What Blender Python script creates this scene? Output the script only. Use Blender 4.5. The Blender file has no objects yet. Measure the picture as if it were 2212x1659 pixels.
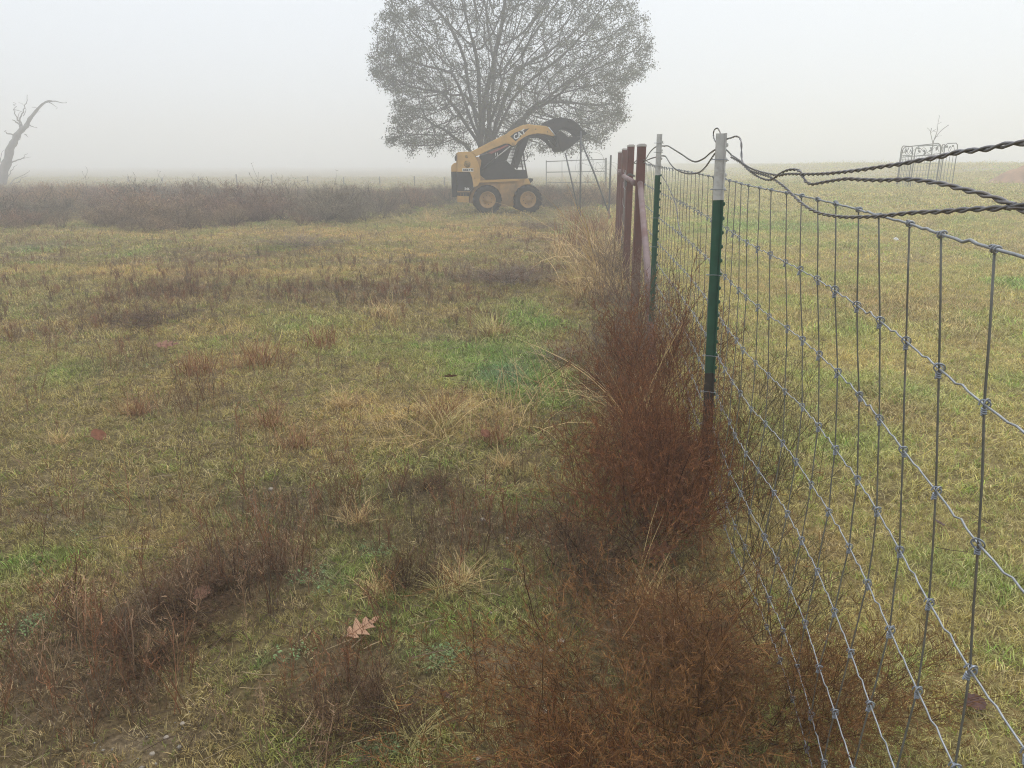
import bpy, math, random
import numpy as np
from mathutils import Vector, Matrix, Euler

# ------------------------------------------------------------------ camera, sky, sun, exposure
scene = bpy.context.scene
COL = scene.collection
CAM_H, PITCH, FPX = 1.38, math.radians(16.0), 1662.0      # FPX: focal length for a 2212 px wide frame
cam = bpy.data.cameras.new('camera')
cam.sensor_width = 36.0
cam.lens = 36.0 * FPX / 2212.0
cam.clip_start, cam.clip_end = 0.02, 2000
camo = bpy.data.objects.new('camera', cam)
camo.location = (0, 0, CAM_H)
camo.rotation_euler = (math.pi / 2 - PITCH, 0, 0)
COL.objects.link(camo)
scene.camera = camo

SUN_EL, SUN_AZ = math.radians(58), math.radians(25)        # soft sun through fog, ahead and to the right
world = bpy.data.worlds.new('World')
scene.world = world
world.use_nodes = True
wn, wl = world.node_tree.nodes, world.node_tree.links
wn.clear()
sky = wn.new('ShaderNodeTexSky'); sky.sky_type = 'NISHITA'; sky.sun_disc = False
sky.sun_elevation = SUN_EL; sky.sun_rotation = SUN_AZ
sky.dust_density = 6.0; sky.air_density = 1.0
hs = wn.new('ShaderNodeHueSaturation'); hs.inputs['Saturation'].default_value = 0.12
mx = wn.new('ShaderNodeMixRGB'); mx.inputs[0].default_value = 0.94
mx.inputs[2].default_value = (6.9, 7.4, 8.05, 1)
bg = wn.new('ShaderNodeBackground'); bg.inputs['Strength'].default_value = 0.108
wo = wn.new('ShaderNodeOutputWorld')
wl.new(sky.outputs[0], hs.inputs['Color']); wl.new(hs.outputs[0], mx.inputs[1])
wl.new(mx.outputs[0], bg.inputs[0]); wl.new(bg.outputs[0], wo.inputs[0])

sun = bpy.data.lights.new('sun', 'SUN')
sun.energy = 1.2; sun.angle = math.radians(30); sun.color = (1.0, 0.97, 0.92)
suno = bpy.data.objects.new('sun', sun)
d = Vector((math.sin(SUN_AZ) * math.cos(SUN_EL), math.cos(SUN_AZ) * math.cos(SUN_EL), math.sin(SUN_EL)))
suno.rotation_euler = d.to_track_quat('Z', 'Y').to_euler()
suno.location = (0, 0, 40)
COL.objects.link(suno)

scene.render.engine = 'CYCLES'
vs = scene.view_settings
vs.view_transform = 'Standard'; vs.look = 'None'; vs.gamma = 1.0; vs.exposure = 0.38
vs.use_curve_mapping = False
cy = scene.cycles
cy.use_denoising = True
cy.denoising_prefilter = 'NONE'
cy.filter_width = 1.1
cy.max_bounces = 9; cy.diffuse_bounces = 3; cy.glossy_bounces = 2
cy.transmission_bounces = 2; cy.transparent_max_bounces = 8
cy.volume_bounces = 8

# ------------------------------------------------------------------ helpers
R = random.Random(7)
NR = np.random.default_rng(11)
cp, sp_ = math.cos(PITCH), math.sin(PITCH)

def ray(x, y):
    """direction through a point of the 2212 x 1659 picture"""
    u, v = (x - 1106) / FPX, (y - 829.5) / FPX
    return Vector((u, cp - v * sp_, -(sp_ + v * cp)))

def at(x, y, D):
    """world point seen at (x, y) that lies D metres ahead"""
    r = ray(x, y)
    return Vector((0, 0, CAM_H)) + r * (D / r.y)

def sst(a, b, t):
    t = np.clip((np.asarray(t, float) - a) / (b - a), 0, 1)
    return t * t * (3 - 2 * t)

def fence_x(D):
    """plan line of the fence"""
    D = np.asarray(D, float)
    return np.where(D < 3.05, 0.52 + 0.135 * (D - 0.81), 0.822 + 0.094 * (D - 3.05))

_perm = np.random.default_rng(3).random((256, 256))
def vnoise(x, y, f):
    x = np.asarray(x, float) * f; y = np.asarray(y, float) * f
    xi = np.floor(x).astype(int); yi = np.floor(y).astype(int)
    a = x - xi; b = y - yi
    a = a * a * (3 - 2 * a); b = b * b * (3 - 2 * b)
    p = lambda i, j: _perm[(xi + i) & 255, (yi + j) & 255]
    return (p(0, 0) * (1 - a) + p(1, 0) * a) * (1 - b) + (p(0, 1) * (1 - a) + p(1, 1) * a) * b
def fbm(x, y, f, o=4):
    s = 0; w = 0.5; t = 0
    for k in range(o):
        s = s + w * vnoise(x + 17.3 * k, y - 9.1 * k, f); t += w; f *= 2.07; w *= 0.55
    return s / t

def height(X, Y):
    X = np.asarray(X, float); Y = np.asarray(Y, float)
    side = sst(0.4, 7.0, X - (0.82 + 0.094 * (Y - 3)))
    h = (0.46 * sst(8, 31, Y) + 0.15 * sst(31, 110, Y)) * side
    h = h + 0.75 * sst(16, 30, X) * sst(22, 60, Y)
    h = h + 0.05 * (fbm(X, Y, 0.55, 3) - 0.5) * sst(0, 3, Y) + 0.03 * (fbm(X + 5, Y, 2.3, 3) - 0.5)
    return h
def gz(x, y):
    return float(height(x, y))

def ground_at(x, y):
    r = ray(x, y)
    D = 5.0
    for _ in range(40):
        p = Vector((0, 0, CAM_H)) + r * (D / r.y)
        drop = CAM_H - gz(p.x, p.y)
        D = 0.5 * D + 0.5 * min(90.0, max(0.3, drop * r.y / max(-r.z, 1e-3)))
    p = Vector((0, 0, CAM_H)) + r * (D / r.y)
    p.z = gz(p.x, p.y)
    return p

def tag(o, label, cat, group=None, kind=None):
    if label: o['label'] = label
    if cat: o['category'] = cat
    if group: o['group'] = group
    if kind: o['kind'] = kind
    return o

def empty(name, loc, rz=0.0, rx=0.0, ry=0.0):
    o = bpy.data.objects.new(name, None)
    o.location = loc; o.rotation_euler = (rx, ry, rz); o.empty_display_size = 0.1
    COL.objects.link(o)
    return o

def link(name, me, parent=None, mat=None):
    if mat is not None and not me.materials: me.materials.append(mat)
    o = bpy.data.objects.new(name, me)
    COL.objects.link(o)
    if parent is not None: o.parent = parent
    return o

def catmull(P, n=6):
    P = [Vector(p) for p in P]
    if len(P) < 3: return P
    Q = [P[0] * 2 - P[1]] + P + [P[-1] * 2 - P[-2]]
    out = []
    for i in range(1, len(Q) - 2):
        a, b, c, e = Q[i - 1], Q[i], Q[i + 1], Q[i + 2]
        for k in range(n):
            t = k / n
            out.append(0.5 * ((2 * b) + (c - a) * t + (2 * a - 5 * b + 4 * c - e) * t * t + (3 * b - a - 3 * c + e) * t ** 3))
    out.append(P[-1])
    return out

class MB:
    def __init__(s):
        s.v = []; s.f = []; s.sm = []
    def add(s, V, F, smooth=False):
        o = len(s.v)
        s.v += [tuple(p) for p in V]
        s.f += [tuple(i + o for i in f) for f in F]
        s.sm += [smooth] * len(F)
        return s
    def tube(s, P, r, n=6, caps=True):
        P = [Vector(p) for p in P]
        m = len(P)
        rr = r if hasattr(r, '__len__') else [r] * m
        V = []; F = []
        t = (P[1] - P[0]).normalized()
        u = t.orthogonal().normalized()
        for i in range(m):
            if i == 0: t = P[1] - P[0]
            elif i == m - 1: t = P[-1] - P[-2]
            else: t = P[i + 1] - P[i - 1]
            if t.length < 1e-9: t = Vector((0, 0, 1))
            t = t.normalized()
            u = u - t * u.dot(t)
            if u.length < 1e-6: u = t.orthogonal()
            u = u.normalized(); w = t.cross(u)
            for k in range(n):
                a = 2 * math.pi * k / n
                V.append(P[i] + (u * math.cos(a) + w * math.sin(a)) * rr[i])
        for i in range(m - 1):
            for k in range(n):
                k2 = (k + 1) % n
                F.append((i * n + k, i * n + k2, (i + 1) * n + k2, (i + 1) * n + k))
        if caps:
            F.append(tuple(range(n - 1, -1, -1))); F.append(tuple((m - 1) * n + k for k in range(n)))
        return s.add(V, F, n > 4)
    def box(s, c, size, M=None):
        x, y, z = (q / 2 for q in size); c = Vector(c)
        V = [Vector((i * x, j * y, k * z)) for i in (-1, 1) for j in (-1, 1) for k in (-1, 1)]
        if M is not None: V = [M @ q for q in V]
        V = [q + c for q in V]
        return s.add(V, [(0, 1, 3, 2), (4, 6, 7, 5), (0, 4, 5, 1), (2, 3, 7, 6), (0, 2, 6, 4), (1, 5, 7, 3)])
    def prism(s, poly, y0, y1, bev=0.0):
        """polygon [(x, z)] extruded along y, with a bevelled rim on both faces"""
        n = len(poly)
        A = sum(poly[i][0] * poly[(i + 1) % n][1] - poly[(i + 1) % n][0] * poly[i][1] for i in range(n))
        if A < 0: poly = poly[::-1]
        if bev > 0:
            ins = []
            for i in range(n):
                p0 = Vector(poly[i - 1]); p1 = Vector(poly[i]); p2 = Vector(poly[(i + 1) % n])
                d1 = (p1 - p0).normalized(); d2 = (p2 - p1).normalized()
                n1 = Vector((-d1.y, d1.x)); n2 = Vector((-d2.y, d2.x))
                b = (n1 + n2)
                b = b / max(0.5, b.dot(n1)) if b.length > 1e-6 else n1
                ins.append(p1 + b * bev)
            rings = [(ins, y0), (poly, y0 + bev), (poly, y1 - bev), (ins, y1)]
        else:
            rings = [(poly, y0), (poly, y1)]
        V = [(p[0], y, p[1]) for ring, y in rings for p in ring]
        F = []
        for j in range(len(rings) - 1):
            for i in range(n):
                i2 = (i + 1) % n
                F.append((j * n + i, j * n + i2, (j + 1) * n + i2, (j + 1) * n + i)[::-1])
        F.append(tuple(range(n))); F.append(tuple((len(rings) - 1) * n + k for k in range(n - 1, -1, -1)))
        return s.add(V, F)
    def lathe(s, prof, n=28, c=(0, 0, 0)):
        """profile [(r, y)] turned about the y axis"""
        V = []; F = []; m = len(prof)
        for k in range(n):
            a = 2 * math.pi * k / n
            for r, y in prof: V.append((c[0] + r * math.cos(a), c[1] + y, c[2] + r * math.sin(a)))
        for k in range(n):
            k2 = (k + 1) % n
            for j in range(m - 1): F.append((k * m + j, k * m + j + 1, k2 * m + j + 1, k2 * m + j))
        return s.add(V, F, True)
    def ribbon(s, P, w, side):
        """thin tapering blade through points P"""
        V = []; n = len(P)
        for i, p in enumerate(P):
            k = w[i]
            V.append(p - side * k); V.append(p + side * k)
        F = [(2 * i, 2 * i + 1, 2 * i + 3, 2 * i + 2) for i in range(n - 1)]
        return s.add(V, F)
    def mesh(s, name='mesh', mat=None):
        me = bpy.data.meshes.new(name)
        me.from_pydata(s.v, [], s.f)
        if any(s.sm):
            me.polygons.foreach_set('use_smooth', s.sm)
        if mat is not None: me.materials.append(mat)
        me.update()
        return me
    def obj(s, name, mat, parent=None):
        return link(name, s.mesh(name, mat), parent)

# ------------------------------------------------------------------ materials
def mat_new(name):
    m = bpy.data.materials.new(name); m.use_nodes = True
    nt = m.node_tree
    return m, nt.nodes, nt.links, nt.nodes['Principled BSDF']

def mat_plain(name, col, rough=0.7, metal=0.0, var=0.25, scale=8.0, col2=None, thr=(0.45, 0.65), bump=0.0, spec=0.3, dirt=None):
    """colour broken up by noise; col2 is a second colour in patches (rust, wear, dirt)"""
    m, N, L, b = mat_new(name)
    tc = N.new('ShaderNodeTexCoord')
    n1 = N.new('ShaderNodeTexNoise'); n1.inputs['Scale'].default_value = scale; n1.inputs['Detail'].default_value = 6
    n1.inputs['Roughness'].default_value = 0.65
    L.new(tc.outputs['Object'], n1.inputs['Vector'])
    r1 = N.new('ShaderNodeValToRGB')
    e = r1.color_ramp.elements
    e[0].position, e[1].position = 0.3, 0.75
    e[0].color = tuple(c * (1 - var) for c in col) + (1,); e[1].color = tuple(min(1, c * (1 + var)) for c in col) + (1,)
    L.new(n1.outputs[0], r1.inputs[0])
    out = r1.outputs[0]
    if col2 is not None:
        n2 = N.new('ShaderNodeTexNoise'); n2.inputs['Scale'].default_value = scale * 0.45; n2.inputs['Detail'].default_value = 8
        n2.inputs['Roughness'].default_value = 0.7
        L.new(tc.outputs['Object'], n2.inputs['Vector'])
        r2 = N.new('ShaderNodeValToRGB'); r2.color_ramp.elements[0].position, r2.color_ramp.elements[1].position = thr
        L.new(n2.outputs[0], r2.inputs[0])
        mxx = N.new('ShaderNodeMixRGB'); mxx.inputs[2].default_value = tuple(col2) + (1,)
        L.new(r2.outputs[0], mxx.inputs[0]); L.new(out, mxx.inputs[1]); out = mxx.outputs[0]
    L.new(out, b.inputs['Base Color'])
    b.inputs['Roughness'].default_value = rough; b.inputs['Metallic'].default_value = metal
    b.inputs['Specular IOR Level'].default_value = spec
    if bump > 0:
        bp = N.new('ShaderNodeBump'); bp.inputs['Strength'].default_value = bump; bp.inputs['Distance'].default_value = 0.01
        L.new(n1.outputs[0], bp.inputs['Height']); L.new(bp.outputs[0], b.inputs['Normal'])
    return m

def mat_tint(name, rough=0.65, sat=1.0):
    """plant matter: colour comes from the tuft's own tint and each blade's own shade"""
    m, N, L, b = mat_new(name)
    a = N.new('ShaderNodeAttribute'); a.attribute_type = 'INSTANCER'; a.attribute_name = 'tint'
    v = N.new('ShaderNodeAttribute'); v.attribute_name = 'shade'
    mm = N.new('ShaderNodeMixRGB'); mm.blend_type = 'MULTIPLY'; mm.inputs[0].default_value = 1.0
    L.new(a.outputs['Color'], mm.inputs[1]); L.new(v.outputs['Color'], mm.inputs[2])
    L.new(mm.outputs[0], b.inputs['Base Color'])
    b.inputs['Roughness'].default_value = rough; b.inputs['Specular IOR Level'].default_value = 0.25
    return m

def mat_twig(name, ca, cb, scale=35.0):
    m, N, L, b = mat_new(name)
    v = N.new('ShaderNodeAttribute'); v.attribute_name = 'shade'
    r1 = N.new('ShaderNodeMixRGB'); r1.inputs[1].default_value = tuple(ca) + (1,); r1.inputs[2].default_value = tuple(cb) + (1,)
    L.new(v.outputs['Fac'], r1.inputs[0]); L.new(r1.outputs[0], b.inputs['Base Color'])
    b.inputs['Roughness'].default_value = 0.75; b.inputs['Specular IOR Level'].default_value = 0.2
    return m

GALV = mat_plain('galvanised_wire', (0.34, 0.355, 0.375), 0.5, 0.55, 0.25, 60, spec=0.5)
OLDWIRE = mat_plain('weathered_wire', (0.20, 0.195, 0.20), 0.42, 0.6, 0.3, 40, (0.19, 0.15, 0.12), (0.5, 0.7))
KNOTM = mat_plain('knot_wire', (0.31, 0.335, 0.375), 0.45, 0.6, 0.3, 90, spec=0.5)
STAYM = mat_plain('stay_wire_grey', (0.20, 0.20, 0.175), 0.5, 0.45, 0.3, 25, (0.19, 0.15, 0.11), (0.5, 0.75))
POSTG = mat_plain('green_post_paint', (0.010, 0.080, 0.042), 0.5, 0, 0.35, 14, (0.06, 0.065, 0.045), (0.55, 0.72), spec=0.4)
POSTW = mat_plain('white_post_paint', (0.58, 0.57, 0.54), 0.6, 0, 0.12, 22, (0.27, 0.23, 0.18), (0.52, 0.75))
POSTB = mat_plain('bare_post_bottom', (0.055, 0.045, 0.035), 0.8, 0, 0.3, 25)
REDP = mat_plain('red_pipe_paint', (0.13, 0.045, 0.036), 0.65, 0, 0.25, 12, (0.09, 0.05, 0.04), (0.5, 0.7))
PINKP = mat_plain('faded_pipe_paint', (0.24, 0.17, 0.165), 0.7, 0, 0.2, 10, (0.16, 0.08, 0.07), (0.5, 0.68))
CAPM = mat_plain('pale_post_cap', (0.5, 0.47, 0.45), 0.7, 0, 0.15, 20)
GREYP = mat_plain('grey_pipe', (0.12, 0.125, 0.13), 0.6, 0.3, 0.2, 15)
YEL = mat_plain('yellow_machine_paint', (0.59, 0.35, 0.105), 0.55, 0, 0.10, 4, (0.38, 0.235, 0.10), (0.5, 0.72), spec=0.35)
YELD = mat_plain('dirty_yellow_paint', (0.46, 0.27, 0.10), 0.65, 0, 0.22, 5, (0.22, 0.145, 0.085), (0.45, 0.7))
BLK = mat_plain('black_machine_paint', (0.022, 0.022, 0.024), 0.55, 0, 0.3, 6, (0.05, 0.046, 0.04), (0.5, 0.75))
STEELD = mat_plain('dark_bucket_steel', (0.032, 0.032, 0.035), 0.6, 0.2, 0.3, 5, (0.06, 0.045, 0.035), (0.5, 0.7))
RUBBER = mat_plain('tyre_rubber', (0.022, 0.021, 0.02), 0.85, 0, 0.3, 10, (0.07, 0.058, 0.045), (0.5, 0.75))
CHROME = mat_plain('cylinder_rod', (0.75, 0.74, 0.74), 0.3, 0.4, 0.1, 10)
WHITEM = mat_plain('white_decal', (0.75, 0.75, 0.73), 0.5, 0, 0.06, 10)
REDDEC = mat_plain('faded_red_paint', (0.42, 0.12, 0.11), 0.6, 0, 0.2, 8, (0.3, 0.16, 0.14), (0.45, 0.7))
OLIVEDEC = mat_plain('worn_olive_decal', (0.19, 0.145, 0.06), 0.7, 0, 0.3, 30, (0.42, 0.235, 0.07), (0.45, 0.6))
BARK = mat_plain('tree_bark', (0.075, 0.065, 0.058), 0.9, 0, 0.35, 6, bump=0.4)
DEADBARK = mat_plain('dead_tree_bark', (0.19, 0.17, 0.16), 0.9, 0, 0.3, 6, bump=0.4)
STONE = mat_plain('pale_pebble', (0.40, 0.34, 0.27), 0.8, 0, 0.25, 60)
LEAFTAN = mat_plain('dry_oak_leaf', (0.46, 0.27, 0.165), 0.75, 0, 0.18, 30, (0.34, 0.18, 0.11), (0.55, 0.8))
LEAFRED = mat_plain('russet_oak_leaf', (0.22, 0.085, 0.042), 0.75, 0, 0.35, 30, (0.11, 0.045, 0.028), (0.5, 0.75))
LEAFDARK = mat_plain('dark_wet_leaf', (0.075, 0.03, 0.022), 0.6, 0, 0.3, 30)
LEAFBROWN = mat_plain('brown_oak_leaf', (0.27, 0.135, 0.085), 0.75, 0, 0.2, 25, (0.14, 0.05, 0.035), (0.5, 0.75))
VEIN = mat_plain('leaf_vein', (0.17, 0.075, 0.04), 0.8)
# ------------------------------------------------------------------ what grows where (plan coordinates)
def blob_set(rows):
    out = []
    for (x, y, rx, ry, s) in rows:
        c = ground_at(x, y)
        a = abs(ground_at(x + rx, y).x - c.x)
        b = abs(ground_at(x, y - ry).y - ground_at(x, y + ry).y) / 2
        out.append((c.x, c.y, a, b, s))
    return out
GREEN = blob_set([(1100, 780, 95, 60, 1.3), (1170, 870, 110, 60, 1.0), (1130, 690, 60, 30, 0.8), (1060, 950, 160, 40, 0.8), (960, 770, 120, 40, 0.55),
                  (700, 770, 140, 40, 0.45), (80, 1235, 130, 45, 0.9), (700, 1235, 90, 45, 0.7), (620, 1625, 170, 60, 0.95), (900, 1640, 160, 50, 0.6), (800, 1350, 150, 45, 0.45),
                  (1240, 1000, 60, 60, 0.8), (870, 980, 150, 40, 0.5), (150, 545, 150, 15, 0.5), (560, 1450, 110, 40, 0.5), (300, 1250, 90, 30, 0.4), (520, 1000, 160, 40, 0.4), (230, 1000, 160, 40, 0.3)])
BLUE = blob_set([(1090, 820, 65, 30, 1.2), (40, 1370, 60, 40, 1.3), (650, 1265, 70, 35, 1.0), (760, 1190, 40, 30, 0.8), (850, 1600, 70, 30, 0.7), (960, 1430, 60, 30, 0.7), (1180, 1570, 50, 25, 0.5),
                 (560, 1120, 70, 20, 0.5), (960, 745, 90, 20, 0.5), (70, 530, 110, 12, 0.7), (330, 1060, 60, 20, 0.4), (620, 1450, 80, 25, 0.5)])
BROWN = blob_set([(600, 640, 420, 28, 0.9), (330, 690, 130, 14, 0.8), (500, 552, 170, 14, 1.0), (100, 735, 190, 26, 0.8), (1090, 605, 120, 28, 1.0), (850, 600, 260, 22, 0.6), (1170, 490, 60, 20, 0.8), (1180, 530, 100, 18, 0.5),
                  (500, 1245, 110, 45, 1.3), (400, 1320, 130, 60, 0.9), (180, 1500, 200, 80, 0.7), (300, 1620, 250, 80, 0.6), (870, 1240, 60, 60, 1.0), (800, 1480, 110, 55, 1.1), (850, 1130, 280, 40, 0.6),
                  (1280, 1160, 110, 60, 1.2), (1150, 1130, 120, 40, 0.9), (1320, 1280, 150, 80, 1.1), (1250, 1500, 160, 90, 0.9), (1150, 1640, 140, 60, 0.8), (570, 880, 60, 40, 0.8), (610, 1100, 150, 30, 0.5), (100, 1110, 140, 30, 0.6),
                  (920, 1050, 60, 15, 1.0), (1200, 770, 70, 20, 0.7), (720, 1480, 100, 60, 0.6), (1340, 900, 60, 200, 0.8), (1330, 700, 60, 100, 0.8), (1340, 540, 60, 40, 0.5)])
TAN = blob_set([(730, 860, 80, 30, 0.9), (960, 880, 120, 40, 0.9), (680, 740, 120, 30, 0.5), (1080, 690, 60, 25, 0.7), (770, 1110, 60, 18, 0.7), (1080, 500, 250, 18, 1.1), (640, 510, 500, 16, 0.9), (300, 585, 300, 14, 0.8), (700, 590, 300, 16, 0.6), (850, 545, 260, 14, 0.7),
                (270, 880, 80, 25, 0.6), (1080, 1000, 60, 20, 0.5), (1250, 560, 60, 40, 0.9), (1230, 620, 50, 40, 0.9)])
BARE = blob_set([(1080, 1440, 90, 45, 1.2), (650, 1085, 60, 18, 0.9), (90, 1115, 70, 20, 0.9), (330, 1620, 120, 40, 0.8), (1330, 1380, 60, 40, 0.7), (1180, 1320, 60, 40, 0.5), (1050, 1640, 60, 30, 0.6)])
PGREEN = blob_set([(2190, 615, 40, 12, 1.2), (1850, 830, 160, 40, 0.8), (1640, 480, 200, 20, 0.7), (1830, 740, 120, 30, 0.5), (2180, 830, 60, 30, 0.7), (1800, 930, 130, 50, 0.7), (1950, 1050, 160, 70, 0.6), (2150, 1250, 120, 110, 0.9), (1750, 1080, 90, 50, 0.6), (2000, 1400, 90, 50, 0.7), (2190, 1420, 60, 60, 1.0), (1900, 1200, 120, 60, 0.5)])
PBROWN = blob_set([(1870, 660, 240, 35, 0.9), (1800, 580, 200, 20, 0.5), (2150, 520, 200, 25, 0.6), (2050, 740, 130, 22, 0.7), (2190, 690, 60, 20, 0.7), (1830, 1020, 60, 25, 0.7), (1770, 1180, 70, 40, 1.0), (2060, 1320, 120, 40, 0.6), (1950, 880, 140, 30, 0.5), (1690, 870, 60, 50, 0.9), (1670, 560, 60, 60, 0.4), (1900, 1480, 120, 60, 0.6), (2100, 1590, 120, 50, 0.6), (2120, 950, 100, 30, 0.5)])

def blobs(B, X, Y):
    X = np.asarray(X, float); Y = np.asarray(Y, float)
    wx = X + 0.5 * (fbm(X, Y, 1.6, 3) - 0.5) * np.minimum(1, 0.25 + Y * 0.12)
    wy = Y + 0.7 * (fbm(X + 31, Y, 1.4, 3) - 0.5) * np.minimum(1, 0.25 + Y * 0.12)
    s = np.zeros_like(X)
    for (cx, cy_, a, b, k) in B:
        s += k * np.exp(-((wx - cx) / a) ** 2 - ((wy - cy_) / b) ** 2)
    return np.clip(s, 0, 1.4)

def mixc(A, B, t):
    t = np.clip(t, 0, 1)[:, None]
    return A * (1 - t) + np.asarray(B, float) * t

def growth(X, Y):
    """per-point weights: green, blue-green, brown, tan, bare"""
    n = lambda f, o: fbm(X + o, Y - o, f, 4)
    left = X < fence_x(Y)
    g = np.where(left, blobs(GREEN, X, Y), blobs(PGREEN, X, Y)) + 2.6 * (n(1.0, 3) - np.where(left, 0.575, 0.54))
    bl = np.where(left, blobs(BLUE, X, Y), 0) + 1.2 * (n(1.5, 40) - 0.66)
    br = np.where(left, blobs(BROWN, X, Y) + 0.06 * (1 - sst(2.0, 4.5, Y)), blobs(PBROWN, X, Y) * 0.8) + 2.6 * (n(1.2, 77) - 0.58)
    tn = np.where(left, blobs(TAN, X, Y), 0.15) + 2.2 * (n(1.5, 120) - np.where(left, 0.52, 0.56))
    ba = np.where(left, blobs(BARE, X, Y), 0) + 1.6 * (n(2.2, 160) - 0.66)
    return left, np.clip(g, 0, 1), np.clip(bl, 0, 1), np.clip(br, 0, 1), np.clip(tn, 0, 1), np.clip(ba, 0, 1)

def grass_tint(X, Y, jitter=True):
    left, g, bl, br, tn, ba = growth(X, Y)
    n = len(X)
    base = np.where(left[:, None], np.array([[0.31, 0.25, 0.085]]), np.array([[0.47, 0.405, 0.14]]))
    c = mixc(base, np.where(left[:, None], np.array([[0.50, 0.34, 0.125]]), np.array([[0.59, 0.45, 0.165]])), tn * 0.8)
    c = mixc(c, np.where(left[:, None], np.array([[0.19, 0.27, 0.05]]), np.array([[0.27, 0.37, 0.08]])), g * 0.9)
    nearf = (1 - sst(2.2, 5.0, Y))[:, None]                # vignette and downward-view shading put into the tint close to the camera
    c = c * (1 - nearf * np.where(left, 0.17, 0.18)[:, None])
    c = mixc(c, [0.15, 0.215, 0.11], bl * 0.75)
    c = mixc(c, np.where(left[:, None], np.array([[0.17, 0.105, 0.062]]), np.array([[0.40, 0.27, 0.125]])), br * 0.72)
    if jitter:
        u = NR.random(n)
        c = np.where((u < 0.16)[:, None] , c * 0.5 + np.array([[0.25, 0.19, 0.10]]), c)
        c = np.where((u > 0.9)[:, None], c * np.array([[0.7, 1.0, 0.62]]), c)
        c = c * (0.72 + 0.56 * NR.random(n))[:, None]
    c = c * np.where(left, 1.36, 1.3)[:, None]
    return np.clip(c, 0.01, 0.8)

# ------------------------------------------------------------------ ground sheet
def axis(a, b, near, step, growthf):
    out = [near]; s = step; x = near
    while x < b:
        x += s; s *= growthf; out.append(min(x, b))
    s = step; x = near; lo = []
    while x > a:
        x -= s; s *= growthf; lo.append(max(x, a))
    return np.array(lo[::-1] + out)
gx = axis(-230, 230, 0.4, 0.09, 1.035)
gy = axis(-20, 290, 1.6, 0.07, 1.03)
GX, GY = np.meshgrid(gx, gy)
GZ = height(GX, GY)
nx, ny = len(gx), len(gy)
me = bpy.data.meshes.new('ground')
idx = np.arange(nx * ny).reshape(ny, nx)
F = np.stack([idx[:-1, :-1], idx[:-1, 1:], idx[1:, 1:], idx[1:, :-1]], -1).reshape(-1, 4)
me.from_pydata(np.stack([GX, GY, GZ], -1).reshape(-1, 3).tolist(), [], F.tolist())
me.polygons.foreach_set('use_smooth', [True] * len(me.polygons))
X1, Y1 = GX.ravel(), GY.ravel()
left, g, bl, br, tn, ba = growth(X1, Y1)
tc_ = grass_tint(X1, Y1, False) * 0.7
soil = np.where(left[:, None], np.array([[0.145, 0.11, 0.075]]), np.array([[0.25, 0.195, 0.11]]))
near = (1 - sst(10, 28, Y1)) * 0.6
tc_ = tc_ * (1 - near[:, None]) + soil * near[:, None]
tc_ = mixc(tc_, [0.27, 0.215, 0.155], ba * 0.9 * left)
# pale vehicle track far across the pasture
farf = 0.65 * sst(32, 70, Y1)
tc_ = mixc(tc_, [0.44, 0.40, 0.29], farf)               # far ground paled towards straw, fog fade put into its colour
tr = np.exp(-((Y1 - 47 - 0.05 * X1) / 1.1) ** 2) * sst(10, 16, X1)
tc_ = mixc(tc_, [0.42, 0.38, 0.30], tr)
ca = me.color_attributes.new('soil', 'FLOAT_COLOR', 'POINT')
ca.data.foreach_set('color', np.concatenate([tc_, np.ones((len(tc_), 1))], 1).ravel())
m, N, L, b = mat_new('field_soil')
a = N.new('ShaderNodeAttribute'); a.attribute_name = 'soil'
tcn = N.new('ShaderNodeTexCoord')
n1 = N.new('ShaderNodeTexNoise'); n1.inputs['Scale'].default_value = 55; n1.inputs['Detail'].default_value = 8; n1.inputs['Roughness'].default_value = 0.75
n2 = N.new('ShaderNodeTexNoise'); n2.inputs['Scale'].default_value = 6; n2.inputs['Detail'].default_value = 6
L.new(tcn.outputs['Object'], n1.inputs['Vector']); L.new(tcn.outputs['Object'], n2.inputs['Vector'])
r1 = N.new('ShaderNodeValToRGB'); r1.color_ramp.elements[0].position = 0.32; r1.color_ramp.elements[1].position = 0.72
r1.color_ramp.elements[0].color = (0.28, 0.26, 0.25, 1); r1.color_ramp.elements[1].color = (1.5, 1.45, 1.4, 1)
L.new(n1.outputs[0], r1.inputs[0])
r2 = N.new('ShaderNodeValToRGB'); r2.color_ramp.elements[0].position = 0.3; r2.color_ramp.elements[1].position = 0.7
r2.color_ramp.elements[0].color = (0.72, 0.7, 0.68, 1); r2.color_ramp.elements[1].color = (1.2, 1.2, 1.15, 1)
L.new(n2.outputs[0], r2.inputs[0])
m1 = N.new('ShaderNodeMixRGB'); m1.blend_type = 'MULTIPLY'; m1.inputs[0].default_value = 1
m2 = N.new('ShaderNodeMixRGB'); m2.blend_type = 'MULTIPLY'; m2.inputs[0].default_value = 1
L.new(a.outputs['Color'], m1.inputs[1]); L.new(r1.outputs[0], m1.inputs[2])
L.new(m1.outputs[0], m2.inputs[1]); L.new(r2.outputs[0], m2.inputs[2]); L.new(m2.outputs[0], b.inputs['Base Color'])
b.inputs['Roughness'].default_value = 0.95; b.inputs['Specular IOR Level'].default_value = 0.1
bp = N.new('ShaderNodeBump'); bp.inputs['Strength'].default_value = 0.8; bp.inputs['Distance'].default_value = 0.015
L.new(n1.outputs[0], bp.inputs['Height']); L.new(bp.outputs[0], b.inputs['Normal'])
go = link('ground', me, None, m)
tag(go, 'rough winter field of soil and thin turf on both sides of the fence', 'ground', kind='structure')

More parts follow.
